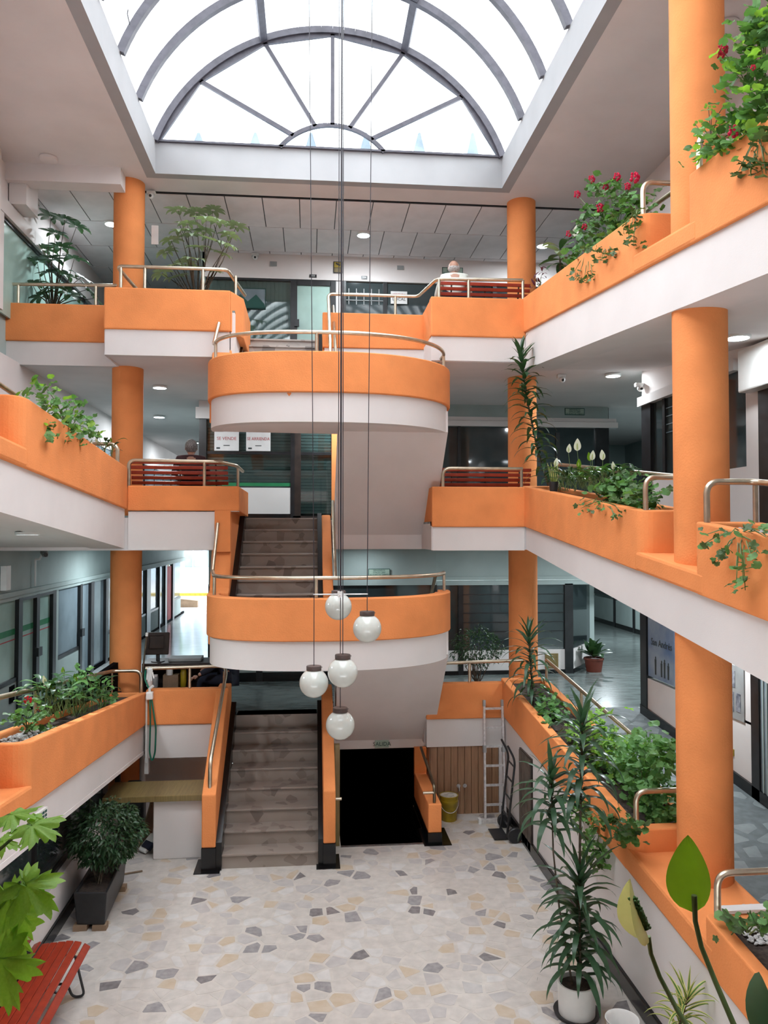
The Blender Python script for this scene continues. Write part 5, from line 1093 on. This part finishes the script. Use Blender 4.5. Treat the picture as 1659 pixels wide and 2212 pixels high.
# ---- dracaenas
def drac(par, path, n, z0, meshes, sc=1.0, r=.012, lo=-.5, hi=1.25):
    P = [Vector(p) for p in path]; MB().tube(P, [r*(1.15-.4*i/(len(P)-1)) for i in range(len(P))], 8).build('cane', 'trunk', par, smooth=True)
    seg = [(P[i+1]-P[i]).length for i in range(len(P)-1)]; tot = sum(seg)
    def pt(t):
        d = t*tot
        for i, s_ in enumerate(seg):
            if d <= s_ or i == len(seg)-1: return P[i].lerp(P[i+1], min(1, d/s_))
            d -= s_
    for k in range(n):
        t = z0+(1-z0)*(k/(n-1))**.85; a = k*2.399+RND.uniform(-.3, .3); u = (k/(n-1)); el = lo+(hi-lo)*u**1.8+RND.uniform(-.15, .15)
        d = Vector((math.cos(a)*math.cos(el), math.sin(a)*math.cos(el), math.sin(el)))
        if el < 0.3: d = Vector((math.cos(a), math.sin(a), .50+el*.3))
        me = meshes[0] if u > .88 else meshes[min(len(meshes)-1, 1+int((1-u)*(len(meshes)-1)*.99)+RND.choice((0, 0, 1)))] if len(meshes) > 2 else meshes[0]
        setleaf('leaf', me, par, pt(t), d, (0, 0, 1), sc*RND.uniform(.8, 1.12)*(.75 if u > .9 else 1))
bigd = thing('dracaena', 'tall dark dracaena with three canes in the white pot', 'plant', (2.43, 7.0, .24))
drac(bigd, [(2.46, 6.98, .24), at(1252, 2000, Y=6.98), at(1252, 1885, Y=7.0)], 78, .10, DR, .95)
drac(bigd, [(2.40, 7.03, .24), at(1208, 1960, Y=7.08), at(1195, 1840, Y=7.1), at(1190, 1672, Y=7.12)], 42, .72, DR, .9, r=.009)
drac(bigd, [(2.47, 7.06, .24), at(1253, 1800, Y=7.1), at(1258, 1545, Y=7.15)], 56, .64, DR, .95, r=.013)
t = thing('dracaena', 'tall slender dracaena rising in front of the far right column, middle floor', 'plant', tuple(at(1185, 1050, Y=11.0)))
drac(t, [at(1185, 1050, Y=11.0), at(1160, 965, Y=11.0), at(1136, 850, Y=11.0), at(1125, 755, Y=11.0)], 95, .04, DRs, 1.1, r=.014, lo=-.3)
t = thing('dracaena', 'dark dracaena in the far end of the lower right planter', 'plant', tuple(at(1152, 1530, Y=10.9)))
drac(t, [at(1152, 1530, Y=10.9), at(1148, 1460, Y=10.9), at(1142, 1370, Y=10.9)], 60, .10, DR, .92, r=.012)
VA = []
for dr in (.3, .7, 1.1):
    q = MB(); n = 7; vs = []; y = z = 0; L_, W_ = .30, .03
    for i in range(n+1):
        tt = i/n; wd = max(.0006, W_*.5*(1-max(0, (tt-.35)/.65)**1.7)*(.6+.4*min(1, tt*4))); a = dr*tt*tt*1.5
        vs += [(-wd, y, z+.3*wd), (-wd*.45, y, z+.1*wd), (wd*.45, y, z+.1*wd), (wd, y, z+.3*wd)]; y += L_/n*math.cos(a); z -= L_/n*math.sin(a)
    for i in range(n):
        for k in range(3): q.mi = 1 if k == 1 else 0; q.add([vs[4*i+k], vs[4*i+k+1], vs[4*i+k+5], vs[4*i+k+4]], [(0, 1, 2, 3)])
    VA.append(q.mesh('striped_leaf', [leafmat('yellow_leaf_edge', (.50, .47, .16), (.58, .55, .22)), 'lf_mid'] if not VA else list(VA[0].materials), smooth=True))
t = thing('striped_dracaena', 'yellow and green striped plant by the right ground wall', 'plant', (2.72, 5.75, .22))
drac(t, [(2.72, 5.75, .22), (2.73, 5.76, .45), at(1488, 2150, Y=5.76)], 40, .5, VA, 1.0, r=.009, lo=-.2)
# ---- scheffleras
def schef(label, base, z1, clusters, meshes, sc, nl=8):
    t = thing('umbrella_plant', label, 'plant', base); b = Vector(base)
    pt = thing_pot = MB().lathe([(.13, -.25), (.16, 0), (.15, 0), (.14, -.03), (0, -.03)], base, 20).build('pot', 'card', t, smooth=True)
    for c in clusters:
        c = Vector(c); m_ = b.lerp(c, .55)+Vector((RND.uniform(-.08, .08), RND.uniform(-.06, .06), .1))
        MB().tube([b, b.lerp(m_, .5)+Vector((0, 0, .1)), m_, c], [.016, .012, .008, .004], 6).build('branch', 'trunk', t, smooth=True)
        ax = (c-m_).normalized()+Vector((0, 0, .8)); ax.normalize(); u = ax.orthogonal().normalized(); v = ax.cross(u); ph = RND.uniform(0, 6)
        for k in range(nl):
            a = ph+2*math.pi*k/nl; d = (u*math.cos(a)+v*math.sin(a))*.9+ax*.15; setleaf('leaflet', RND.choice(meshes), t, c+d*.03, d, ax, sc*RND.uniform(.8, 1.1))
    return t
cl = []
for (x, y, Y) in ((385, 455, 12.2), (425, 460, 12.4), (405, 485, 12.0), (440, 500, 12.1), (470, 480, 12.2), (495, 510, 12.3), (370, 520, 12.2), (430, 535, 11.95), (480, 550, 12.1), (510, 490, 12.5), (360, 545, 12.3), (455, 585, 12.2), (350, 590, 12.3), (400, 570, 12.4), (380, 600, 12.1), (460, 455, 12.5), (415, 510, 12.0), (460, 520, 11.9), (390, 500, 11.95), (490, 530, 11.95), (420, 560, 11.9), (445, 475, 11.95), (370, 575, 11.95)): cl.append(at(x, y, Y=Y))
schef('grey green umbrella plant behind the top left rail', tuple(at(425, 690, Y=12.3)), 0, cl, OV, 1.0, 9)
cl = []
for (x, y, Y) in ((110, 470, 13.2), (140, 475, 13.0), (165, 490, 13.1), (120, 505, 13.0), (95, 540, 13.3), (130, 535, 13.0), (160, 560, 12.9), (50, 580, 13.2), (80, 565, 13.0), (105, 590, 12.8), (140, 595, 12.9), (175, 600, 12.8), (120, 625, 12.8), (90, 640, 13.0), (190, 625, 12.8), (150, 635, 12.7), (205, 645, 12.8), (70, 615, 13.0), (110, 560, 12.8)): cl.append(at(x, y, Y=Y))
schef('dark leafy tree in a pot at far left of the top floor', tuple(at(115, 690, Y=13.0)), 0, cl, OVd, 1.05, 7)
# ---- leafy clumps
def clump(name, label, base, pts, meshes, sc, n, spread, group=None, cat='plant', stalk=True, up=.7, flowers=(), fl=FLP, par=None, fill=0):
    """stalked leaves around a list of branch tips"""
    t = par or thing(name, label, cat, base, group=group); b = Vector(base)
    for c in pts:
        c = Vector(c)
        if stalk: MB().tube([b+Vector((RND.uniform(-.04, .04), RND.uniform(-.06, .06), 0)), b.lerp(c, .6)+Vector((0, 0, .03)), c], [.006, .005, .003], 5).build('stalk', 'stemg', t)
        for k in range(n):
            p = c+Vector((RND.gauss(0, spread), RND.gauss(0, spread), RND.gauss(0, spread*.8))); out = (p-b); out.z = 0
            out = out.normalized() if out.length > 1e-3 else Vector((1, 0, 0))
            d = out*.6+Vector((RND.uniform(-.8, .8), RND.uniform(-.8, .4), RND.uniform(-.4, .5))); setleaf('leaf', RND.choice(meshes), t, p, d, Vector((RND.uniform(-.5, .5)-.2, RND.uniform(-.8, .2)-.3, up)), sc*RND.uniform(.65, 1.25))
    if fill:
        q = MB(); mats_ = []
        for k in range(fill):
            c = Vector(RND.choice(pts)); p = c+Vector((RND.gauss(0, spread*1.15), RND.gauss(0, spread*1.3), RND.gauss(-.03, spread)))
            d = Vector((RND.uniform(-1, 1), RND.uniform(-1, .5), RND.uniform(-.5, .5))).normalized(); up_ = Vector((RND.uniform(-.6, .4), RND.uniform(-.9, .2), up)); z = (up_-d*up_.dot(d)).normalized(); x = d.cross(z); s_ = sc*RND.uniform(.6, 1.1); me = RND.choice(meshes)
            mt = me.materials[0]
            if mt not in mats_: mats_.append(mt)
            q.mi = mats_.index(mt); q.add([p+x*(v.co.x*s_)+d*(v.co.y*s_)+z*(v.co.z*s_) for v in me.vertices], [tuple(f_.vertices) for f_ in me.polygons])
        stuff(put('foliage', q.mesh('foliage', mats_, smooth=True, weld=False), t))
    for (f, s_) in flowers:
        f = Vector(f); q = b.lerp(f, .5)+Vector((0, 0, .06)); MB().tube([b, q, f], [.004, .003, .0025], 5).build('flower_stalk', 'stemg', t); setleaf('flower_head', fl, t, f, (RND.uniform(-.3, .3), -.2, 1), (0, -1, 0), s_)
    return t
def A(lst, **k): return [at(x, y, **k) for x, y in lst]
# upper right planter (X about 3.4)
g = clump('geranium', 'bushy geranium with crimson flowers in the upper right planter', tuple(at(1325, 530, X=3.45)), A([(1290, 420), (1320, 410), (1345, 430), (1365, 440), (1275, 460), (1300, 470), (1330, 470), (1360, 480), (1260, 500), (1290, 510), (1320, 515), (1345, 500), (1255, 535), (1285, 545), (1310, 540), (1240, 560), (1385, 450)], X=3.38), GE[:3]+IV[:1], 1.2, 13, .085, fill=260,
          flowers=[(at(x, y, X=3.3), s_) for x, y, s_ in ((1277, 388, 1.0), (1332, 382, .95), (1370, 384, 1.2), (1308, 404, .8), (1355, 403, .85), (1246, 420, 1.0), (1296, 450, 1.15), (1228, 505, .9), (1262, 490, .8))])
clump('trailing_ivy', 'ivy strand with yellowish leaves hanging from the upper right planter', tuple(at(1272, 545, X=3.25)), A([(1270, 590), (1250, 596), (1262, 605), (1240, 588), (1280, 600)], X=3.16), IV, .8, 6, .035)
clump('trailing_ivy', 'ivy hanging beside the rail end of the upper right planter', tuple(at(1375, 455, X=3.25)), A([(1365, 480), (1372, 500), (1358, 510), (1368, 530), (1375, 470), (1350, 490)], X=3.16), IV, .8, 6, .045)
clump('trailing_ivy', 'dark ivy cluster hanging below the crimson geranium', tuple(at(1310, 530, X=3.25)), A([(1290, 545), (1305, 555), (1325, 548), (1300, 560)], X=3.15), IV, 1.0, 6, .05)
t = thing('dumb_cane', 'broad leaved plant at the far end of the upper right planter', 'plant', tuple(at(1205, 600, X=3.45)))
b0 = at(1210, 605, X=3.42); b1 = at(1210, 540, X=3.42); MB().tube([b0, b1], .014, 8).build('cane', 'trunk', t)
BG = [blade('broad_leaf', .36, .13, 7, dr, .2, 'oval', m) for dr, m in ((.5, 'lf_dark'), (.9, 'lf_sch'), (1.3, 'lf_dark'))]
for k in range(14):
    a = k*2.4; setleaf('leaf', BG[k % 3], t, b1+Vector((0, 0, -.02*k+.05)), (math.cos(a), math.sin(a), .8-.09*k), (0, 0, 1), .85)
setleaf('spathe', SPW, t, at(1242, 512, X=3.4), (.2, 0, 1), (-.5, -1, 0), 1.3)
clump('purple_plant', 'small purple leaved plant at the far corner of the upper right planter', tuple(at(1165, 622, X=3.4)), A([(1160, 605), (1170, 595), (1155, 615)], X=3.4), [blade('purple_leaf', .12, .03, 5, .8, .2, 'oval', 'lf_purple')], 1, 9, .06)
g = clump('geranium', 'large geranium hanging over the near upper right planter', tuple(at(1650, 260, X=3.40)), A([(1640, 80), (1620, 100), (1600, 90), (1655, 130), (1610, 135), (1635, 165), (1600, 160), (1655, 200), (1625, 215), (1590, 250), (1610, 265), (1560, 270), (1540, 290), (1575, 310), (1630, 250), (1655, 280), (1530, 320), (1600, 300), (1655, 60), (1650, 30)], X=3.22), GE+[PI[0]], 1.15, 12, .065, fill=160,
          flowers=[(at(1560, 108, X=3.1), .95), (at(1583, 284, X=3.1), 1.0), (at(1626, 146, X=3.1), .45), (at(1556, 122, X=3.1), .6)])
clump('trailing_ivy', 'dark ivy hanging on the near upper right planter', tuple(at(1640, 300, X=3.22)), A([(1640, 310), (1655, 300), (1635, 340), (1650, 350), (1610, 345), (1655, 375), (1625, 360), (1595, 370)], X=3.15), IV, 1.15, 5, .045)
sg = thing('dry_twig', 'bare brownish twigs at the rail of the near upper right planter', 'plant', tuple(at(1530, 310, X=3.35)))
for (x, y) in ((1500, 265), (1515, 262), (1530, 230), (1538, 235), (1565, 225), (1505, 290)): MB().tube([at(1535, 310, X=3.35), at((x+1535)/2, y+25, X=3.33), at(x, y, X=3.32)], [.005, .004, .002], 5).build('twig', 'trunk', sg); [setleaf('leaf', GE[3], sg, at(x+RND.uniform(-6, 6), y+RND.uniform(-4, 8), X=3.32), (RND.uniform(-1, 1), 0, RND.uniform(-.3, 1)), (0, -1, .3), .35) for _ in range(4)]
# middle right planter
def lilies(label, box, X, n, flowers, meshes=LI, s=1.0):
    x0, x1, y0, y1 = box; t = thing('peace_lily', label, 'plant', tuple(at((x0+x1)/2, y1, X=X)))
    for k in range(n):
        bx = RND.uniform(x0, x1); p = at(bx, y1-RND.uniform(-4, 10), X=X+RND.uniform(-.12, .12)); a = RND.uniform(0, 6.28); e = RND.uniform(.5, 1.4)
        ln = RND.uniform(.3, 1)*abs(p.z-at(bx, y0, X=X).z); tip = p+Vector((math.cos(a)*.08, math.sin(a)*.08, ln)); MB().tube([p, tip], [.004, .003], 4).build('leaf_stalk', 'stemg', t)
        setleaf('leaf', RND.choice(meshes), t, tip, (math.cos(a), math.sin(a), .45), (0, 0, 1), s*RND.uniform(.7, 1.1))
    for (fx, fy, kind, fs) in flowers: tip = at(fx, fy+8, X=X-.08); lily_flower(t, (tip.x+.03, tip.y+RND.uniform(-.1, .1), at(fx, y1, X=X).z), tip, kind, fs, (-.3, -1, .1))
    return t
lilies('clump of white peace lilies in the middle right planter', (1195, 1335, 1015, 1058), 3.46, 150, [(1228, 970, SPW, 1.1), (1247, 966, SPW, 1.5), (1275, 988, SPG, 1.0), (1279, 986, SPW, 1.1), (1302, 986, SPW, 1.1), (1200, 1000, SPW, 1.1), (1250, 1002, SPG, 1.0), (1251, 1015, SPG, 1.0), (1325, 1006, SPW, .8)])
clump('pilea', 'round leaved plant beside the peace lilies in the middle right planter', tuple(at(1355, 1075, X=3.45)), A([(1310, 1055), (1335, 1050), (1355, 1060), (1380, 1062), (1400, 1070), (1340, 1075), (1365, 1082), (1320, 1072), (1345, 1035), (1395, 1085)], X=3.4), PI+IV[:1], 1.15, 14, .08, fill=150)
clump('trailing_vine', 'vine hanging over the edge of the middle right planter', tuple(at(1310, 1085, X=3.25)), A([(1260, 1085), (1270, 1092), (1285, 1100), (1300, 1105), (1325, 1112), (1330, 1120), (1340, 1105), (1255, 1098), (1290, 1088)], X=3.16), IV+PI[:1], .7, 3, .035)
clump('trailing_vine', 'sparse vine hanging over the near middle right planter', tuple(at(1600, 1150, X=3.25)), A([(1525, 1155), (1520, 1175), (1545, 1165), (1560, 1195), (1550, 1215), (1570, 1190), (1600, 1205), (1590, 1225), (1610, 1230), (1625, 1210), (1605, 1250), (1590, 1265), (1610, 1275), (1580, 1150), (1610, 1135), (1640, 1150), (1655, 1160), (1640, 1195)], X=3.12), IV+[GE[0]], .85, 3, .03)
sp_ = thing('snake_plant_pot', 'black pot with upright yellow edged leaf at the far end of the middle right planter', 'pot', tuple(at(1196, 1062, X=3.3))); bb = at(1196, 1060, X=3.3); MB().lathe([(.05, -.02), (.065, .12), (.058, .12), (.05, .1), (0, .1)], tuple(bb), 18).build('pot_wall', 'iron', sp_, smooth=True)
for k in range(4): setleaf('leaf', VA[0], sp_, bb+Vector((.015*(k-1.5), 0, .1)), (.12*(k-1.5), .05, 1), (0, -1, 0), 1.0)
# stones in planters
def pebbles(label, X, px0, px1, top, n, m='gravel', r=.016):
    ys_ = [at(px0, 1000, X=X).y, at(px1, 1000, X=X).y]; q = MB()
    for k in range(n):
        y = RND.uniform(min(ys_), max(ys_)); q.ball((X+RND.uniform(-.15, .15), y, top(y)-.045), r*RND.uniform(.6, 1.3), 6, 4, (1.2, 1, .7))
    o = q.build('pebbles', m); stuff(o); o['label'] = label; o['category'] = 'pebbles'
pebbles('grey pebbles at the near end of the middle right planter', 3.48, 1370, 1438, rt2, 160, 'st_pale'); pebbles('white gravel in the near lower right planter', 3.35, 1580, 1655, rt1, 260); pebbles('white pebbles at the near end of the lower left planter', -2.68, 5, 110, lt1, 200)
pebbles('white pebbles in the near middle right planter', 3.45, 1560, 1655, rt2, 160)
# middle left planter
clump('geranium', 'pale green geranium hanging over the middle left planter', tuple(at(150, 925, X=-2.8)), A([(75, 850), (100, 838), (95, 870), (120, 880), (140, 870), (160, 880), (130, 900), (155, 910), (175, 900), (110, 915), (145, 930), (185, 925), (165, 945), (200, 935), (135, 945), (100, 935)], X=-2.62), GE[:3]+[GE[3]], 1.1, 9, .07, fill=80)
lilies('small peace lily at the far end of the middle left planter', (210, 245, 955, 985), -2.85, 14, [(215, 938, SPG, .9), (209, 948, SPW, .7), (240, 948, SPG, .7)], s=.7)
# lower left planter
clump('geranium', 'small geranium with red flowers in the lower left planter', tuple(at(62, 1580, X=-2.66)), A([(40, 1540), (55, 1530), (75, 1535), (90, 1550), (45, 1560), (70, 1555), (95, 1570), (30, 1550)], X=-2.62), GE[:3], .85, 10, .06, flowers=[(at(60, 1512, X=-2.6), .8), (at(84, 1532, X=-2.58), .5)], fl=FLR)
lilies('clump of peace lilies in the lower left planter', (90, 225, 1470, 1545), -2.66, 130, [(100, 1470, SPW, .9), (116, 1482, SPG, 1.0), (138, 1448, SPG, .8), (165, 1466, SPG, 1.0)], s=.95)
clump('pilea', 'bright green bushy plant at the far end of the lower left planter', tuple(at(225, 1525, X=-2.66)), A([(170, 1452), (185, 1460), (215, 1490), (230, 1500), (225, 1515), (205, 1475), (240, 1510)], X=-2.66), [GE[2], PI[1]], 1.0, 9, .055)
# lower right planter
clump('pilea', 'low round leaved plant at the foot of the dark dracaena, lower right planter', tuple(at(1165, 1545, X=3.35)), A([(1125, 1530), (1140, 1535), (1160, 1530), (1175, 1540), (1185, 1525), (1195, 1545), (1150, 1520), (1205, 1555)], X=3.28), PI, 1.3, 14, .11, fill=160)
lilies('dark peace lilies in the lower right planter behind the tall cane', (1195, 1265, 1560, 1640), 3.35, 60, [], s=1.0)
clump('scented_geranium', 'bright lobed geranium in the middle of the lower right planter', tuple(at(1295, 1680, X=3.4)), A([(1270, 1580), (1300, 1570), (1310, 1600), (1330, 1610), (1280, 1610), (1250, 1640), (1290, 1640), (1320, 1640), (1250, 1670), (1280, 1670), (1240, 1690), (1310, 1660)], X=3.36), LOB+[GE[2]], 1.25, 16, .11, fill=320)
clump('geranium', 'large round leaved geranium bush beside the near column, lower right planter', tuple(at(1390, 1760, X=3.45)), A([(1380, 1610), (1400, 1620), (1360, 1640), (1385, 1650), (1410, 1660), (1430, 1610), (1440, 1630), (1345, 1670), (1375, 1680), (1400, 1690), (1425, 1700), (1330, 1700), (1360, 1715), (1390, 1725), (1420, 1735), (1340, 1735), (1310, 1740), (1430, 1760), (1400, 1770), (1420, 1785)], X=3.40), [GE[0], GE[1], PI[0]], 1.25, 14, .085, fill=420)
clump('geranium', 'geranium shoots hanging over the wall edge of the lower right planter', tuple(at(1300, 1760, X=3.15)), A([(1280, 1780), (1300, 1775), (1320, 1770), (1345, 1790), (1360, 1800), (1275, 1820), (1290, 1835), (1305, 1840), (1285, 1850), (1335, 1815), (1255, 1770), (1370, 1785), (1245, 1730), (1265, 1745)], X=2.95), [GE[1], IV[0], PI[1]], 1.15, 9, .06, fill=60)
clump('trailing_ivy', 'leafy shoots at the near end of the lower right planter', tuple(at(1610, 2010, X=3.12)), A([(1565, 1975), (1580, 1985), (1590, 2005), (1570, 2030), (1625, 1990), (1640, 2000), (1655, 1985), (1650, 2020), (1645, 1970)], X=3.05), [IV[0], GE[0]], 1.0, 4, .04)
cdp = at(1600, 1947, X=3.3); tag(MB().box(3.13, 3.62, cdp.y-.045, cdp.y+.045, rt1(cdp.y)+.006, rt1(cdp.y)+.03).build('white_strip', 'paper'), 'white flat strip lying across the near lower right planter', 'strip')
# ---- dark shrub behind the lower right rail
def shrub(name, label, base, c, rad, n, leaf, stems, par=None, sc=1.0, m='lf_dark', pot_=True, seed=1):
    rn = random.Random(seed); t = par or thing(name, label, 'plant', base); b = Vector(base); c = Vector(c); q = MB(); bt = MB()
    for s_ in range(stems):
        e = c+Vector((rn.gauss(0, rad[0]*.5), rn.gauss(0, rad[1]*.5), rn.gauss(0, rad[2]*.4))); k = b+Vector((rn.uniform(-.05, .05), rn.uniform(-.05, .05), 0)); bt.tube([k, k.lerp(e, .5)+Vector((rn.gauss(0, .03), rn.gauss(0, .03), 0)), e], [.009, .006, .003], 5)
    bt.build('stems', 'trunk', t)
    lv = leaf
    for i in range(n):
        v = Vector((rn.gauss(0, 1), rn.gauss(0, 1), rn.gauss(0, 1))).normalized()*(rn.uniform(.35, 1)**.5); v = v*(1+.12*math.sin(v.x*9)*math.cos(v.z*7)); p = c+Vector((v.x*rad[0], v.y*rad[1], v.z*rad[2]))
        d = Vector((v.x, v.y, v.z*.4-.35))+Vector((rn.gauss(0, .5), rn.gauss(0, .5), rn.gauss(0, .4))); d.normalize(); up = Vector((rn.gauss(0, .5), rn.gauss(0, .5), 1)); z = (up-d*up.dot(d)).normalized(); x = d.cross(z); s_ = sc*rn.uniform(.7, 1.25)
        q.add([p+d*(yy*s_)+x*(xx*s_)+z*(zz*s_) for xx, yy, zz in lv[0]], lv[1])
    stuff(put('foliage', q.mesh('foliage', m, smooth=True, weld=False), t)); return t
LV = ([(0, 0, 0), (-.013, .025, .006), (0, .03, 0), (.013, .025, .006), (0, .066, -.012)], [(0, 2, 1), (0, 3, 2), (1, 2, 4), (2, 3, 4)])
c_ = at(1030, 1400, Y=13.2); t = shrub('dark_shrub', 'dark small leaved shrub behind the lower right rail', (c_.x, 13.2, L1+.22), (c_.x, 13.2, c_.z+.02), (.46, .35, .34), 1100, LV, 16, seed=3)
MB().lathe([(.15, -.22), (.19, 0), (.18, 0), (.17, -.03), (0, -.03)], (c_.x, 13.2, L1+.22), 20).build('pot', 'iron', t, smooth=True)
shrub('ficus_shrub', 'round dark ficus shrub growing in the black planter box', (-2.40, 9.25, .38), (-2.36, 9.42, .88), (.42, .40, .37), 3000, LV, 8, sc=1.05, seed=5)
c_ = at(1283, 1450, Z=L1); t = thing('potted_plant', 'small leafy plant in a red brown pot in the lower right passage', 'plant', (c_.x, c_.y, L1)); MB().lathe([(.15, 0), (.19, .24), (.20, .24), (.20, .28), (.18, .28), (.17, .25), (0, .25)], n=24).build('pot', mat('terracotta_red', (.16, .035, .02), rough=.6), t, smooth=True, local=True)
for k in range(14): a = k*2.4; e = .3+.09*k; setleaf('leaf', OVd[k % 3], t, (c_.x, c_.y, L1+.28), (math.cos(a)*math.cos(e), math.sin(a)*math.cos(e), math.sin(e)), (0, 0, 1), 1.9)
# ---- plants right in front of the camera
nl = thing('peace_lily', 'two tall peace lily blooms close to the camera at lower right', 'plant', (.80, 1.0, 3.3))
def bigspathe(name, m, L, W, cup=.35, n=16):
    q = MB(); vs = []
    for i in range(n+1):
        tt = i/n; wd = W*.5*max(.012, math.sin(math.pi*min(1, tt**.66))**.8) if tt < .97 else W*.5*(.10*(1-tt)/.03+.004); z = .10*L*math.sin(tt*math.pi)
        for k in range(-4, 5): u = k/4; vs.append((wd*u, L*tt, z*.3+cup*wd*u*u+.0008*math.cos(u*14)))
    q.add(vs, [(9*i+k, 9*i+k+1, 9*i+k+10, 9*i+k+9) for i in range(n) for k in range(8)]); return q.mesh(name, m, smooth=True)
s0 = at(1500, 1972, Y=1.3); setleaf('spathe', bigspathe('near_spathe', 'spathe_g', .128, .078), nl, s0, (-.02, .12, 1), (.1, 1, 0), 1)
MB().tube([s0+Vector((0, 0, .03)), at(1502, 1990, Y=1.3), at(1515, 2045, Y=1.29), at(1545, 2120, Y=1.27), at(1590, 2225, Y=1.22), (.80, 1.12, 3.28)], [.0048, .0042, .0042, .0044, .0048, .005], 10).build('flower_stalk', M['stemg'], nl, smooth=True)
s1 = at(1403, 2035, Y=1.32); setleaf('spathe', bigspathe('near_spathe_cream', 'spathe_c', .112, .062, .9), nl, s1, (-.30, .05, 1), (-1, -.1, -.2), 1)
q = MB(); d0, d1_ = at(1396, 2005, Y=1.315), at(1366, 1938, Y=1.315); q.tube([d0, d0.lerp(d1_, .5), d1_], [.007, .0085, .005], 10)
for k in range(40): a = k*2.4; tt = (k+.5)/40; p = d0.lerp(d1_, tt); q.ball(p+Vector((math.cos(a)*.007, math.sin(a)*.007, 0)), .0028, 5, 4)
q.build('spadix', 'lf_mid', nl, smooth=True)
MB().tube([s1+Vector((-.002, 0, .01)), at(1406, 2060, Y=1.32), at(1425, 2110, Y=1.31), at(1462, 2180, Y=1.29), at(1500, 2240, Y=1.25), (.74, 1.10, 3.28)], [.0042, .0038, .0040, .0042, .0045, .005], 10).build('flower_stalk', 'stemg', nl, smooth=True)
for (a, b, s_) in (((1690, 2300), (1625, 2130), .95), ((1740, 2260), (1650, 2190), .7)):
    p = at(*a, Y=1.22); d = at(*b, Y=1.30)-p; setleaf('leaf', blade('near_lily_leaf', .15, .06, 10, .5, .3, 'oval', 'lf_dark'), nl, p, d, (-.9, -.6, .1), s_)
sgm = thing('scented_geranium', 'bright green jagged leaves close to the camera at left', 'plant', (-.62, 1.0, 3.3))
def jag(seed, r, m='lf_lite'):
    rn = random.Random(seed); q = MB(); n = 84; mid1 = []; mid2 = []; out = []
    for i in range(n):
        a = -math.pi/2+2*math.pi*i/n; lob = abs(math.sin((a+math.pi/2)*2.5)); c = .36+.64*lob**.75; tooth = 1-.22*(i % 4)/3.0; notch = .3 if abs(((a+math.pi/2+math.pi) % (2*math.pi))-math.pi) < .15 else 1
        rr = r*c*tooth*notch; x, y = rr*math.cos(a), rr*math.sin(a)+r*.4
        zz = .10*r*math.sin(a*2.5*2+seed)-.22*r*(rr/r)**2
        out.append((x, y, zz)); mid1.append((x*.35, (y-r*.1)*.35+r*.1, .02*r)); mid2.append((x*.7, (y-r*.1)*.7+r*.1, .55*zz+.04*r*math.cos(a*10)))
    q.add([(0, r*.1, 0)]+mid1+mid2+out, [(0, 1+i, 1+(i+1) % n) for i in range(n)]+[(1+k*n+i, 1+(k+1)*n+i, 1+(k+1)*n+(i+1) % n, 1+k*n+(i+1) % n) for k in range(2) for i in range(n)])
    return q.mesh('jagged_leaf', m, smooth=True)
for i, (b, tip, up, s_, st_) in enumerate((((62, 1780), (110, 1800), (.2, -.5, 1), .042, (-40, 1870)), ((20, 1760), (70, 1760), (.1, -.25, 1), .040, (-60, 1800)), ((0, 1815), (40, 1830), (0, -.6, 1), .028, (-60, 1850)), ((45, 1905), (105, 1960), (.3, -1.1, 1), .050, (-40, 1960)), ((20, 1930), (45, 2010), (-.1, -1.3, .7), .055, (-40, 1990)), ((5, 1990), (40, 2040), (0, -1, .5), .050, (-50, 2020)), ((-5, 2060), (15, 2150), (-.2, -1.2, .6), .060, (-50, 2080)))):
    Yd = 1.16+.03*(i % 3); p, e = at(*b, Y=Yd), at(*tip, Y=Yd-.02); setleaf('leaf', jag(i, 1.0, 'lf_lite'), sgm, p, e-p, up, s_); MB().tube([p, at(*st_, Y=Yd), (-.66-.03*i, 1.0, 3.3)], [.0022, .003, .004], 6).build('leaf_stalk', 'stemg', sgm, smooth=True)
